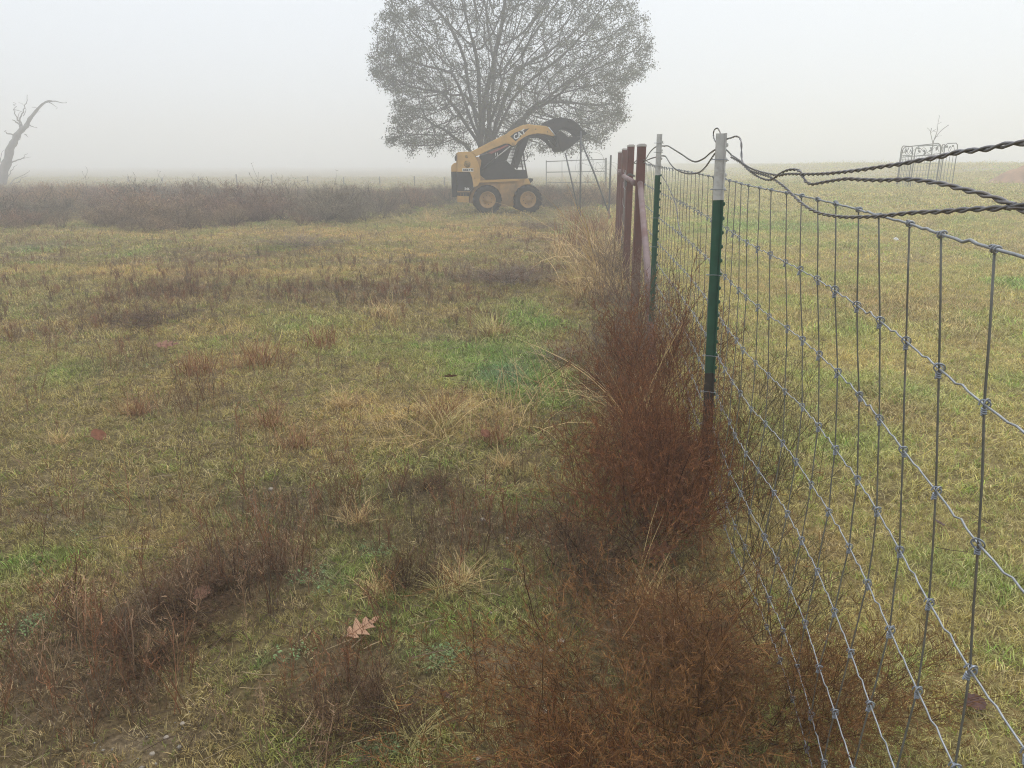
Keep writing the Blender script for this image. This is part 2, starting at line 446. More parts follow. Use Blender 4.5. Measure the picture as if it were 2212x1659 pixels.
# ------------------------------------------------------------------ fog
hz = MB().box((0, 135, 5.6), (470, 320, 14.0)).obj('haze', None)
hm = bpy.data.materials.new('fog'); hm.use_nodes = True
hm.node_tree.nodes.clear()
ho = hm.node_tree.nodes.new('ShaderNodeOutputMaterial')
pv = hm.node_tree.nodes.new('ShaderNodeVolumePrincipled')
pv.inputs['Color'].default_value = (1, 1, 1, 1)
pv.inputs['Density'].default_value = 0.0126
pv.inputs['Anisotropy'].default_value = 0.35
hm.node_tree.links.new(pv.outputs[0], ho.inputs['Volume'])
hz.data.materials.append(hm)
tag(hz, 'pale fog hanging over the whole field', 'fog', kind='stuff')

# ------------------------------------------------------------------ scattered plants (one object each, far too many to count)
PLANT = mat_tint('plant_matter')
def shade_attr(me, vals):
    at_ = me.color_attributes.new('shade', 'FLOAT_COLOR', 'POINT')
    v = np.asarray(vals, float)
    if v.ndim == 1: v = np.repeat(v[:, None], 3, 1)
    at_.data.foreach_set('color', np.concatenate([v, np.ones((len(v), 1))], 1).ravel())

def make_tuft(n, h, rad, w, lean, curl, rng, seg=3):
    mb = MB(); sh = []
    for _ in range(n):
        a = rng.random() * 6.283; r = rad * math.sqrt(rng.random())
        p = Vector((r * math.cos(a), r * math.sin(a), -0.004))
        az = rng.random() * 6.283; tilt = lean * (0.2 + 0.8 * rng.random()); L_ = h * (0.45 + 0.75 * rng.random())
        cu = curl * (0.3 + rng.random()); tw = rng.uniform(-0.5, 0.5)
        P = [p.copy()]
        for k in range(seg):
            dv = Vector((math.sin(tilt) * math.cos(az), math.sin(tilt) * math.sin(az), math.cos(tilt)))
            p = p + dv * (L_ / seg); P.append(p.copy()); tilt += cu / seg; az += tw
        side = Vector((-math.sin(az + rng.uniform(-0.9, 0.9)), math.cos(az), rng.uniform(-0.3, 0.3))).normalized()
        mb.ribbon(P, [w * 0.5 * q for q in ([0.8, 1.0, 0.75, 0.12] if seg == 3 else [0.9, 0.9, 0.12])], side)
        s = 0.6 + 0.75 * rng.random()
        rt = rng.random()
        c = (s, s * (0.95 + 0.1 * rt), s * (0.8 + 0.4 * rt))
        sh += [c] * (2 * (seg + 1))
    me = mb.mesh('grass_tuft_shape', PLANT); shade_attr(me, sh)
    return me

def make_weed(rng, h=0.2, stems=4, w=0.0022, twigs=5, fan=0.35):
    mb = MB(); sh = []
    def rib(P, w0, w1, s):
        n = len(P); side = Vector((rng.gauss(0, 1), rng.gauss(0, 1), rng.gauss(0, 0.4))).normalized()
        mb.ribbon(P, [0.5 * (w0 + (w1 - w0) * i / (n - 1)) for i in range(n)], side)
        sh.extend([(s, s, s)] * (2 * n))
    for _ in range(stems):
        az = rng.random() * 6.283; t = rng.random() * fan
        p = Vector((rng.gauss(0, 0.012), rng.gauss(0, 0.012), -0.005)); L_ = h * rng.uniform(0.55, 1.1); P = [p.copy()]
        for k in range(4):
            t += rng.gauss(0, 0.1); az += rng.gauss(0, 0.3)
            p = p + Vector((math.sin(t) * math.cos(az), math.sin(t) * math.sin(az), math.cos(t))) * L_ / 4; P.append(p.copy())
        s0 = rng.uniform(0.7, 1.3)
        rib(P, w * 1.3, w * 0.6, s0)
        for q in range(twigs):
            k = rng.randint(1, 3); o = P[k].lerp(P[k + 1], rng.random())
            az2 = rng.random() * 6.283; t2 = rng.uniform(0.3, 1.0); l2 = L_ * rng.uniform(0.12, 0.35)
            dv = Vector((math.sin(t2) * math.cos(az2), math.sin(t2) * math.sin(az2), math.cos(t2)))
            e1 = o + dv * l2 * 0.5; e2 = e1 + (dv + Vector((0, 0, 0.5))).normalized() * l2 * 0.5
            rib([o, e1, e2], w * 0.8, w * 0.45, s0 * rng.uniform(0.8, 1.3))
            for _k in range(2):
                hd = Vector((rng.gauss(0, 1), rng.gauss(0, 1), 0.8)).normalized() * l2 * rng.uniform(0.15, 0.4)
                rib([e2, e2 + hd], w * 0.9, w * 0.5, s0 * rng.uniform(0.9, 1.5))
    me = mb.mesh('weed_shape', PLANT); shade_attr(me, sh)
    return me

def make_herb(rng, w=0.015):
    mb = MB(); sh = []
    for _ in range(9):
        a = rng.random() * 6.283; r = rng.uniform(0.008, 0.035)
        c = Vector((r * math.cos(a), r * math.sin(a), rng.uniform(0.008, 0.03))); l = w * rng.uniform(0.6, 1.1)
        dv = Vector((math.cos(a), math.sin(a), rng.uniform(-0.2, 0.5))).normalized(); sd = Vector((-math.sin(a), math.cos(a), rng.uniform(-0.3, 0.3)))
        mb.ribbon([c, c + dv * l * 0.35, c + dv * l * 0.75 - Vector((0, 0, 0.002)), c + dv * l - Vector((0, 0, 0.005))], [l * 0.08, l * 0.3, l * 0.28, l * 0.05], sd)
        s = rng.uniform(0.75, 1.3); sh += [(s, s, s)] * 8
    me = mb.mesh('herb_shape', PLANT); shade_attr(me, sh)
    return me

def scatter(name, label, cat, P, scl, tint, shapes, tilt=0.15, idx=None):
    n = len(P)
    me = bpy.data.meshes.new(name)
    me.from_pydata(np.asarray(P).tolist(), [], [])
    rot = np.stack([NR.normal(0, tilt, n), NR.normal(0, tilt, n), NR.random(n) * 6.283], 1)
    at1 = me.attributes.new('rot', 'FLOAT_VECTOR', 'POINT'); at1.data.foreach_set('vector', rot.ravel())
    at2 = me.attributes.new('scl', 'FLOAT_VECTOR', 'POINT')
    s3 = np.asarray(scl, float)
    if s3.ndim == 1: s3 = np.repeat(s3[:, None], 3, 1)
    at2.data.foreach_set('vector', s3.ravel())
    at3 = me.attributes.new('pick', 'INT', 'POINT')
    at3.data.foreach_set('value', (NR.integers(0, len(shapes), n) if idx is None else idx).astype(np.int32))
    at4 = me.attributes.new('tint', 'FLOAT_COLOR', 'POINT')
    at4.data.foreach_set('color', np.concatenate([tint, np.ones((n, 1))], 1).ravel())
    o = link(name, me)
    col = bpy.data.collections.new(name + '_shapes')
    for k, sm in enumerate(shapes):
        so = bpy.data.objects.new('%s_shape_%02d' % (name, k), sm); col.objects.link(so)
    ng = bpy.data.node_groups.new(name + '_scatter', 'GeometryNodeTree')
    ng.interface.new_socket('Geometry', in_out='INPUT', socket_type='NodeSocketGeometry')
    ng.interface.new_socket('Geometry', in_out='OUTPUT', socket_type='NodeSocketGeometry')
    gi = ng.nodes.new('NodeGroupInput'); go_ = ng.nodes.new('NodeGroupOutput')
    ip = ng.nodes.new('GeometryNodeInstanceOnPoints'); ci = ng.nodes.new('GeometryNodeCollectionInfo')
    ci.inputs['Collection'].default_value = col; ci.inputs['Separate Children'].default_value = True; ci.inputs['Reset Children'].default_value = True
    def na(nm, t):
        q = ng.nodes.new('GeometryNodeInputNamedAttribute'); q.data_type = t; q.inputs['Name'].default_value = nm
        return [x for x in q.outputs if x.enabled and x.name == 'Attribute'][0]
    er = ng.nodes.new('FunctionNodeEulerToRotation')
    lk = ng.links.new
    lk(gi.outputs[0], ip.inputs['Points']); lk(ci.outputs[0], ip.inputs['Instance']); ip.inputs['Pick Instance'].default_value = True
    lk(na('pick', 'INT'), ip.inputs['Instance Index']); lk(na('rot', 'FLOAT_VECTOR'), er.inputs[0]); lk(er.outputs[0], ip.inputs['Rotation'])
    lk(na('scl', 'FLOAT_VECTOR'), ip.inputs['Scale']); lk(ip.outputs[0], go_.inputs[0])
    md = o.modifiers.new('scatter', 'NODES'); md.node_group = ng
    tag(o, label, cat, kind='stuff')
    return o

BANDS = [(0.7, 3.0, 2300), (3.0, 6.0, 850), (6.0, 11.0, 300), (11.0, 20.0, 95), (20.0, 45.0, 15), (45.0, 80.0, 2.5)]
def spread(bands, fac=1.0):
    Xs = []; Ys = []; B = []
    for k, (a, b_, dn) in enumerate(bands):
        wmax = 0.72 * b_ + 1.2
        n = int((b_ - a) * 2 * wmax * dn * fac)
        x = NR.uniform(-wmax, wmax, n); y = NR.uniform(a, b_, n)
        ok = np.abs(x) < 0.72 * y + 1.2
        Xs.append(x[ok]); Ys.append(y[ok]); B.append(np.full(ok.sum(), k))
    return np.concatenate(Xs), np.concatenate(Ys), np.concatenate(B)

rng = random.Random(21)
SH = []                                    # four shapes for each distance band
for bnd, (n, h, rad, w) in enumerate([(13, 0.034, 0.022, 0.0018), (15, 0.046, 0.035, 0.0029), (20, 0.055, 0.065, 0.0042), (26, 0.058, 0.12, 0.007), (30, 0.07, 0.28, 0.018), (34, 0.07, 0.6, 0.035)]):
    for k in range(4): SH.append(make_tuft(n, h, rad, w, 0.9, 1.3, rng))
x, y, bd = spread(BANDS)
left, g, bl, br, tn, ba = growth(x, y)
keep = NR.random(len(x)) > np.where(left, np.maximum(ba * 0.85, br * 0.3), 0.0)
x, y, bd, left, g, br = x[keep], y[keep], bd[keep], left[keep], g[keep], br[keep]
z = height(x, y)
tint = grass_tint(x, y)
pick = bd * 4 + NR.integers(0, 4, len(x))
sc_ = (0.6 + 0.6 * NR.random(len(x))) * (1 + 0.45 * g)
for msk, nm, lb, k in ((left, 'field_grass', 'short patchy olive and tan grass of the rough field left of the fence', 0.95), (~left, 'pasture_grass', 'curly yellow green pasture grass right of the wire fence', 1.12)):
    scatter(nm, lb, 'grass', np.stack([x, y, z], 1)[msk], sc_[msk] * k, tint[msk], SH, 0.2, pick[msk])

# low blue-green herbs between the grass
SHH = [make_herb(rng) for _ in range(4)]
x, y, bd = spread([(0.7, 3.0, 1500), (3.0, 6.0, 420), (6.0, 10.0, 60)])
left, g, bl, br, tn, ba = growth(x, y)
k = left & (NR.random(len(x)) < np.clip(bl * 1.3 - 0.15 + 0.05, 0, 1))
x, y = x[k], y[k]
t = np.array([[0.17, 0.25, 0.10]]) * (0.7 + 0.6 * NR.random(len(x)))[:, None]
scatter('herb_leaves', 'low blue green herb leaves creeping between the grass left of the fence', 'herbs', np.stack([x, y, height(x, y)], 1), 0.42 + 0.5 * NR.random(len(x)), t, SHH, 0.25)

# dead upright weed stems
SHW = [make_weed(rng, 0.14, 3, 0.0018, 4) for _ in range(4)] + [make_weed(rng, 0.20, 4, 0.0022, 6) for _ in range(3)] + [make_weed(rng, 0.26, 5, 0.006, 7, 0.5) for _ in range(3)]
x, y, bd = spread([(0.8, 3.0, 330), (3.0, 6.0, 170), (6.0, 11.0, 105), (11.0, 18.0, 38)])
left, g, bl, br, tn, ba = growth(x, y)
k = left & (NR.random(len(x)) < np.clip(0.10 + 0.85 * br - 0.2 * g, 0.02, 1))
x, y, bd, br = x[k], y[k], bd[k], br[k]
pick = np.where(bd == 0, NR.integers(0, 7, len(x)), np.where(bd == 1, NR.integers(3, 7, len(x)), NR.integers(7, 10, len(x))))
u = NR.random(len(x))[:, None]
t = np.where(u < 0.6, np.array([[0.23, 0.105, 0.05]]), np.where(u < 0.85, np.array([[0.17, 0.12, 0.075]]), np.array([[0.30, 0.19, 0.11]]))) * (0.6 + 0.7 * NR.random(len(x)))[:, None]
scatter('dead_weed_stems', 'thin dead brown weed stems standing all over the rough field', 'weeds', np.stack([x, y, height(x, y)], 1), (0.55 + 0.65 * NR.random(len(x))) * np.where(bd > 1, 0.5, 1), t, SHW, 0.12, pick)

# straw and dead stalks lying on the turf
def make_straw(rng):
    mb = MB(); sh = []
    for _ in range(3):
        a = rng.random() * 6.283; l = rng.uniform(0.03, 0.11); c = Vector((rng.gauss(0, 0.05), rng.gauss(0, 0.05), rng.uniform(0.012, 0.03)))
        dv = Vector((math.cos(a), math.sin(a), rng.uniform(-0.08, 0.12))); q = Vector((-math.sin(a), math.cos(a), 0)) * rng.gauss(0, 0.12)
        mb.tube([c, c + (dv + q) * l * 0.5, c + dv * l], [0.0011, 0.001, 0.0007], 3, False); sh += [(rng.uniform(0.7, 1.3),) * 3] * 9
    me = mb.mesh('straw_shape', PLANT); shade_attr(me, sh); return me
SHS = [make_straw(rng) for _ in range(5)]
x, y, bd = spread([(0.8, 3.0, 38), (3.0, 6.0, 30), (6.0, 10.0, 14)])
k = (x < fence_x(y)) | (NR.random(len(x)) < 0.12)
x, y = x[k], y[k]
u = NR.random(len(x))[:, None]
t = np.where(u < 0.6, np.array([[0.36, 0.27, 0.15]]), np.array([[0.16, 0.10, 0.065]])) * (0.6 + 0.6 * NR.random(len(x)))[:, None]
scatter('straw_litter', 'loose straw and broken stalks lying on the turf', 'straw', np.stack([x, y, height(x, y)], 1), 0.7 + 0.8 * NR.random(len(x)), t, SHS, 0.1)

# fine gravel on the bare spots
def make_grit(rng):
    mb = MB()
    for _ in range(3):
        c = Vector((rng.gauss(0, 0.03), rng.gauss(0, 0.03), 0.002)); r = rng.uniform(0.002, 0.006)
        V = [c + Vector((sx * r * rng.uniform(0.6, 1.2), sy * r * rng.uniform(0.6, 1.2), sz * r * 0.6)) for sx, sy, sz in ((1, 0, 0), (0, 1, 0), (-1, 0, 0), (0, -1, 0), (0, 0, 1), (0, 0, -1))]
        mb.add(V, [(0, 1, 4), (1, 2, 4), (2, 3, 4), (3, 0, 4), (1, 0, 5), (2, 1, 5), (3, 2, 5), (0, 3, 5)], True)
    me = mb.mesh('grit_shape', PLANT); shade_attr(me, [(rng.uniform(0.8, 1.2),) * 3 for _ in mb.v]); return me
x, y, bd = spread([(0.8, 3.0, 500), (3.0, 5.0, 150)])
left, g, bl, br, tn, ba = growth(x, y)
k = left & (NR.random(len(x)) < ba * 0.55)
x, y = x[k], y[k]
scatter('gravel', 'fine pale gravel showing on bare soil between the weeds', 'gravel', np.stack([x, y, height(x, y)], 1), 0.6 + 0.8 * NR.random(len(x)), np.array([[0.34, 0.30, 0.24]]) * (0.5 + 0.9 * NR.random(len(x)))[:, None], [make_grit(rng) for _ in range(4)], 0.3)
# ------------------------------------------------------------------ woven wire fence
def zoom3(x, y): return (1274.1 + x * 0.19198, 247.7 + y * 0.19198)
def zoom7(x, y): return (1681.1 + x * 0.31997, 265.4 + y * 0.31997)
def on_fence(x, y, off=0.0):
    """point of the fence's own upright plane seen at (x, y)"""
    u, v = (x - 1106) / FPX, (y - 829.5) / FPX
    k = u / (cp - v * sp_)
    D = (0.41065 + off) / (k - 0.135)
    if D > 3.05: D = (0.5353 + off) / max(k - 0.094, 0.01)
    D = min(D, 16.0)
    return at(x, y, D)

def top_z(D): return 1.279 + 0.0134 * D
ROWS = [0, 0.178, 0.356, 0.534, 0.686, 0.838, 0.978, 1.10, 1.19]
def lean(D): return 0.125 - 0.095 * float(sst(1.6, 3.0, D)) - 0.03 * float(sst(3.5, 5.5, D))
def wire_pt(D, dz, out=0.0):
    bow = 0.034 * math.sin(math.pi * (D - 0.9) / 1.5) if 0.9 < D < 2.4 else 0.0
    bow += 0.012 * math.sin(math.pi * (D - 3.05) / 2.45) if 3.05 < D < 5.5 else 0.0
    return Vector((float(fence_x(D)) + bow + lean(D) * dz * (0.6 + 0.4 * math.sin(dz * 4)) + out, D, top_z(D) - dz))

fence = empty('woven_wire_fence', (float(fence_x(3.05)), 3.05, 0.0))
inv = Matrix.Translation(-Vector(fence.location))
tag(fence, 'galvanised woven wire fence running from the right foreground to the red posts', 'fence')
STEP = 0.1507
DS = [0.85 + STEP * k for k in range(-5, 45)]
DS = [q for q in DS if q < 7.4]
rr = random.Random(5)
jit = {D: (rr.gauss(0, 0.008), [rr.gauss(0, 0.0015) for _ in ROWS]) for D in DS}
def knot_pt(D, i):
    return wire_pt(D + jit[D][0], ROWS[i] + (0 if i == 0 else rr.gauss(0, 0.0)), jit[D][1][i])
for i, dz in enumerate(ROWS):                         # line wires with their crimps
    P = []
    for a, bq in zip(DS[:-1], DS[1:]):
        p, q = knot_pt(a, i), knot_pt(bq, i)
        t0 = rr.uniform(0.38, 0.6); am = rr.uniform(0.001, 0.0042) * (0.6 if i == 0 else 1)
        P.append(p)
        for t, k in ((t0 - 0.2, 0.15), (t0 - 0.07, 1.0), (t0 + 0.05, -0.7), (t0 + 0.2, -0.1)):
            P.append(p.lerp(q, t) + Vector((0.3 * k * am, 0, k * am)))
    P.append(knot_pt(DS[-1], i))
    r_ = 0.0021 if i == 0 else 0.0014
    MB().tube([inv @ q for q in P], r_, 6).obj('line_wire', GALV, fence)
for D in DS:                                          # stays
    P = []
    for i in range(len(ROWS)):
        P.append(inv @ knot_pt(D, i))
        if i < len(ROWS) - 1:
            P.append((inv @ knot_pt(D, i)).lerp(inv @ knot_pt(D, i + 1), 0.5) + Vector((rr.gauss(0, 0.0006), rr.gauss(0, 0.001), 0)))
    MB().tube(P, 0.0016 if D < 3 else 0.0015, 5).obj('stay_wire', STAYM, fence)
# the lock knots: one shape for the rows, one for the top wire
def knot_mesh():
    mb = MB(); P = []
    for k in range(25):                               # coil round the stay below the line wire
        t = k / 24; a = t * 2 * math.pi * 3.5
        P.append((0.0030 * math.cos(a), 0.0030 * math.sin(a), -0.004 - 0.0105 * t))
    mb.tube(P, 0.0014, 5)
    mb.tube(catmull([(-0.0035, -0.004, -0.004), (-0.008, -0.004, 0.003), (-0.003, -0.0045, 0.009), (0.005, -0.004, 0.006), (0.007, 0.001, -0.002), (0.002, 0.004, -0.006)], 3), 0.0013, 4)
    mb.tube(catmull([(0.002, -0.004, -0.006), (0.004, -0.006, 0.0), (0.001, -0.005, 0.006), (-0.004, 0.002, 0.007), (-0.006, 0.004, 0.0)], 3), 0.0012, 4)
    return mb.mesh('wire_knot', KNOTM)
def top_knot_mesh():
    mb = MB(); P = []
    for k in range(21):
        a = k / 20 * 2 * math.pi * 2.4
        P.append((0.0042 * math.cos(a), -0.006 + 0.012 * k / 20, 0.0042 * math.sin(a)))
    mb.tube(P, 0.0014, 5)
    return mb.mesh('wire_knot', GALV)
KM, TK = knot_mesh(), top_knot_mesh()
rest = MB(); cnt = 0
for D in DS:
    for i in range(len(ROWS)):
        p = inv @ knot_pt(D, i)
        if cnt < 295:
            o = link('wire_knot', TK if i == 0 else KM, fence); o.location = p
            o.rotation_euler = (rr.gauss(0, 0.12), rr.gauss(0, 0.12), rr.gauss(0, 0.3)); s = rr.uniform(0.85, 1.1); o.scale = (s, s, s)
            cnt += 1
        else:
            rest.tube([p + Vector((-0.004, 0, 0.006)), p + Vector((0.004, 0, -0.014))], 0.004, 4)
o = rest.obj('far_wire_knot', KNOTM, fence); o['kind'] = 'stuff'

# ------------------------------------------------------------------ twisted strands above the mesh
def strand_pair(name, label, P, r=0.0018, pitch=0.078, sub=10):
    P = catmull(P, 5)
    base = P[0].copy()
    t = empty(name, base)
    tag(t, label, 'wire', 'loose twisted wires along the fence top')
    Q = [P[0]]
    for a, b_ in zip(P[:-1], P[1:]):
        n = max(1, int((b_ - a).length / (pitch / sub)))
        n = min(n, 60)
        for k in range(1, n + 1): Q.append(a.lerp(b_, k / n))
    for ph in (0, math.pi):
        W = []; s = 0.0
        for i, p in enumerate(Q):
            tg = (Q[min(i + 1, len(Q) - 1)] - Q[max(i - 1, 0)]).normalized()
            if i: s += (p - Q[i - 1]).length
            u = tg.cross(Vector((0, 0, 1))).normalized(); w = u.cross(tg)
            an = ph + 2 * math.pi * s / pitch
            W.append(p + (u * math.cos(an) + w * math.sin(an)) * r * 1.05 - base)
        MB().tube(W, r, 6).obj('wire_strand', OLDWIRE, t)
    return t
def ext(P, n=3):
    """carry a wire on past the right edge of the frame, along the fence"""
    d_ = (P[-1] - P[-3]).normalized()
    d_.z *= 0.3
    q = P[-1]
    for k in range(n):
        q = q + Vector((-0.045, -0.33, d_.z * 0.33)); P.append(q)
    return P
Z3, Z7 = (lambda L_: [on_fence(*zoom3(*p), off=-0.01) for p in L_]), (lambda L_: [on_fence(*zoom7(*p), off=-0.01) for p in L_])
w1 = Z3([(1590, 455), (1660, 500), (1720, 545), (1800, 600), (1940, 650)]) + Z7([(0, 355), (60, 346), (170, 347), (300, 345), (420, 335), (560, 318), (700, 297), (830, 278), (950, 255), (1080, 232), (1220, 198), (1380, 180), (1500, 158), (1659, 135)])
strand_pair('twisted_wire', 'twisted fence wire rising to the right edge, topmost of three', ext(w1))
w2 = Z3([(1540, 275), (1590, 262), (1615, 253), (1650, 245), (1690, 270), (1705, 340), (1706, 440), (1716, 530), (1760, 600), (1860, 680), (1960, 728), (2050, 732)]) + Z7([(0, 352), (50, 325), (100, 315), (145, 325), (165, 360), (190, 400), (230, 415), (290, 405), (380, 390), (460, 380), (560, 384), (700, 388), (880, 382), (1000, 395), (1120, 415), (1250, 450), (1380, 482), (1500, 522), (1600, 560), (1659, 590)])
strand_pair('twisted_wire', 'twisted fence wire arching over the post top then sagging at the right, middle of three', ext(w2))
w3 = Z3([(1590, 480), (1650, 515), (1720, 560), (1800, 630), (1900, 665), (2020, 700)]) + Z7([(0, 402), (50, 440), (110, 500), (180, 560), (250, 600), (330, 622), (450, 637), (560, 636), (700, 630), (830, 615), (950, 605), (1100, 600), (1300, 585), (1450, 580), (1560, 572), (1659, 560)])
strand_pair('twisted_wire', 'twisted fence wire touching the mesh top, lowest of three at the right', ext(w3))
strand_pair('twisted_wire', 'wire loop bent over the top of the nearest white tipped post',
            Z3([(1490, 280), (1470, 215), (1440, 155), (1405, 170), (1390, 220), (1405, 290), (1460, 345), (1540, 400), (1590, 450)]), 0.0016, 0.04)
strand_pair('twisted_wire', 'upper sagging wire between the two green posts', Z3([(840, 352), (880, 352), (920, 375), (1040, 450), (1120, 505), (1195, 530), (1290, 490), (1360, 430), (1460, 365), (1500, 350)]), 0.0021, 0.06)
strand_pair('twisted_wire', 'lower sagging wire dipping to the mesh between the two green posts', Z3([(840, 464), (860, 480), (900, 545), (960, 610), (1060, 655), (1150, 665), (1240, 645), (1310, 580), (1400, 450), (1440, 420), (1490, 405)]), 0.0021, 0.06)
strand_pair('twisted_wire', 'arched wire from the red post up to the farther green post', Z3([(625, 512), (680, 420), (740, 365), (800, 352), (845, 354)]), 0.0024, 0.08)
strand_pair('twisted_wire', 'nearly straight wire from the red post to the farther green post', Z3([(620, 522), (700, 490), (800, 465), (845, 466)]), 0.0024, 0.08)
strand_pair('twisted_wire', 'loose wire hanging down behind the farther green post', Z3([(640, 525), (700, 560), (780, 650), (850, 750), (900, 850), (955, 975), (985, 1100), (995, 1230), (1030, 1350)]), 0.0019, 0.08)
strand_pair('twisted_wire', 'wire looped round the nearest red post', Z3([(490, 548), (520, 520), (570, 506), (622, 516), (600, 545), (540, 552), (495, 545)]), 0.0026, 0.09)

# ------------------------------------------------------------------ steel T posts
def t_post(name, label, loc, h, white, lean_x=0.0, scale=1.0, clips=(), rz=0.0, group='steel fence posts', matg=POSTG, matw=POSTW, dark=0.0):
    t = empty(name, loc, rz, 0, lean_x)
    tag(t, label, 'post', group)
    s = scale
    def sect(z0, z1, mat, nm):
        mb = MB()
        mb.box((0, 0, (z0 + z1) / 2), (0.005 * s, 0.036 * s, z1 - z0))
        mb.box((-0.0215 * s, 0, (z0 + z1) / 2), (0.038 * s, 0.006 * s, z1 - z0 - 0.001))
        mb.box((0.003 * s, 0, (z0 + z1) / 2), (0.0035 * s, 0.012 * s, z1 - z0 - 0.002))
        return mb.obj(nm, mat, t)
    if dark > 0: sect(-0.15, dark, POSTB, 'bare_foot')
    sect(dark if dark > 0 else -0.15, h - white, matg, 'green_shaft')
    sect(h - white, h, matw, 'white_tip')
    sm = None
    z = 0.2
    while z < h - 0.02 and group and matg is POSTG:
        if sm is None:
            q = MB(); q.lathe([(0.0, 0), (0.0085, 0), (0.0085, 0.0045), (0.006, 0.0085), (0.0, 0.0095)], 8)
            sm = [q.mesh('stud', matg), None]
            q2 = MB(); q2.lathe([(0.0, 0), (0.0085, 0), (0.0085, 0.0045), (0.006, 0.0085), (0.0, 0.0095)], 8); sm[1] = q2.mesh('stud', matw)
        o = link('stud', sm[1] if z > h - white else sm[0], t)
        o.location = (0.0045 * s, 0, z); o.rotation_euler = (0, 0, -math.pi / 2)
        z += 0.0545
    for zc in clips:
        mb = MB()
        mb.tube(catmull([(0.012, -0.016, zc - 0.004), (0.004, -0.022, zc), (-0.02, -0.0075, zc + 0.001), (-0.044, -0.005, zc + 0.001), (-0.046, 0.004, zc + 0.002), (-0.02, 0.0075, zc + 0.003), (0.004, 0.02, zc + 0.003), (0.013, 0.014, zc + 0.008)], 3), 0.0015, 5)
        mb.obj('wire_clip', GALV, t)
    return t
t_post('fence_post', 'nearest green steel post with white tip beside the brown bush', (float(fence_x(3.05)) + 0.018, 3.05, gz(0.8, 3.05)), 1.49 - gz(0.8, 3.05), 0.245, -0.024, 0.86, (1.40, 1.29, 0.962, 0.633, 0.48, 0.34), 0.05, dark=0.56)
t_post('fence_post', 'second green steel post with white tip, between the red posts and the nearest green post', (float(fence_x(5.5)) - 0.025, 5.5, gz(1.0, 5.5)), 1.56, 0.27, -0.006, 0.80, (1.50, 1.44, 1.35, 1.0, 0.8), 0.02)
p = at(*zoom3(245, 455), 20.0)
t_post('fence_post', 'thin grey fence post just beyond the row of red posts', (p.x, 20.0, gz(p.x, 20)), p.z - gz(p.x, 20), 0.05, 0, 0.98, (), 0, matg=GREYP, matw=GREYP)

# ------------------------------------------------------------------ red pipe posts with brace
def red_post(label, D, xz, topz, w=0.074, lx=0.0):
    x = at(*zoom3(xz, 500), D).x
    z0 = gz(x, D)
    t = empty('pipe_post', (x, D, z0), 0.05, 0, lx)
    tag(t, label, 'post', 'red square posts')
    h = topz - z0
    MB().prism([(-w / 2, -0.2), (w / 2, -0.2), (w / 2, h - 0.018), (-w / 2, h - 0.018)], -w / 2, w / 2, 0.006).obj('shaft', REDP, t)
    mb = MB(); k = w / 2 + 0.003
    mb.prism([(-k, h - 0.018), (k, h - 0.018), (k, h - 0.002), (k * 0.55, h + 0.008), (-k * 0.55, h + 0.008), (-k, h - 0.002)], -k, k, 0.003)
    mb.obj('cap', CAPM, t)
    return t
rp1 = red_post('nearest red square post with pale cap and sloping pink brace', 7.5, 577, 1.548)
rp2 = red_post('second red post from the camera, with a chain round its rail', 9.4, 457, 1.585)
rp3 = red_post('third red post from the camera, just left of the chained one', 12.7, 388, 1.60)
rp4 = red_post('farthest red post, leftmost of the four', 14.0, 341, 1.57)
def local(t, P):
    Mi = (Matrix.Translation(t.location) @ t.rotation_euler.to_matrix().to_4x4()).inverted()
    return [Mi @ Vector(q) for q in P]
a = Vector(rp1.location); b_ = Vector(rp2.location)
MB().tube(local(rp1, [(a.x - 0.005, 7.46, 1.20), (float(fence_x(6.2)) - 0.035, 6.2, 0.62), (float(fence_x(4.95)) - 0.05, 4.95, -0.05)]), 0.027, 12).obj('sloping_brace', PINKP, rp1)
MB().tube(local(rp1, [(a.x - 0.045, 7.53, 1.20), (b_.x - 0.085, 9.28, 1.235)]), 0.027, 12).obj('rail', PINKP, rp1)
a3 = Vector(rp3.location); a4 = Vector(rp4.location)
MB().tube(local(rp3, [(a3.x - 0.05, 12.72, 1.24), (a4.x - 0.02, 14.0, 1.22)]), 0.028, 10).obj('rail', PINKP, rp3)
MB().tube(local(rp4, [(a4.x - 0.03, 13.93, 1.255), (a4.x + 0.02, 13.9, 1.25)]), 0.03, 10).obj('rail_stub', PINKP, rp4)
# chain wrapped over the rail end
ch = empty('chain', at(*zoom3(455, 690), 9.2)); tag(ch, 'short steel chain wrapped over the end of the pink rail', 'chain')
CP = [Vector(q) - Vector(ch.location) for q in catmull([at(*zoom3(405, 795), 9.15), at(*zoom3(412, 735), 9.15), at(*zoom3(422, 690), 9.15), at(*zoom3(455, 672), 9.15), at(*zoom3(500, 690), 9.17)], 4)]
for k in range(len(CP) - 1):
    c = (CP[k] + CP[k + 1]) / 2; ax = (CP[k + 1] - CP[k]).normalized(); sd = ax.orthogonal().normalized()
    if k % 2: sd = ax.cross(sd)
    MB().tube([c + ax * 0.019 * math.cos(q) + sd * 0.010 * math.sin(q) for q in [2 * math.pi * j / 10 for j in range(11)]], 0.004, 5).obj('chain_link', GREYP, ch)
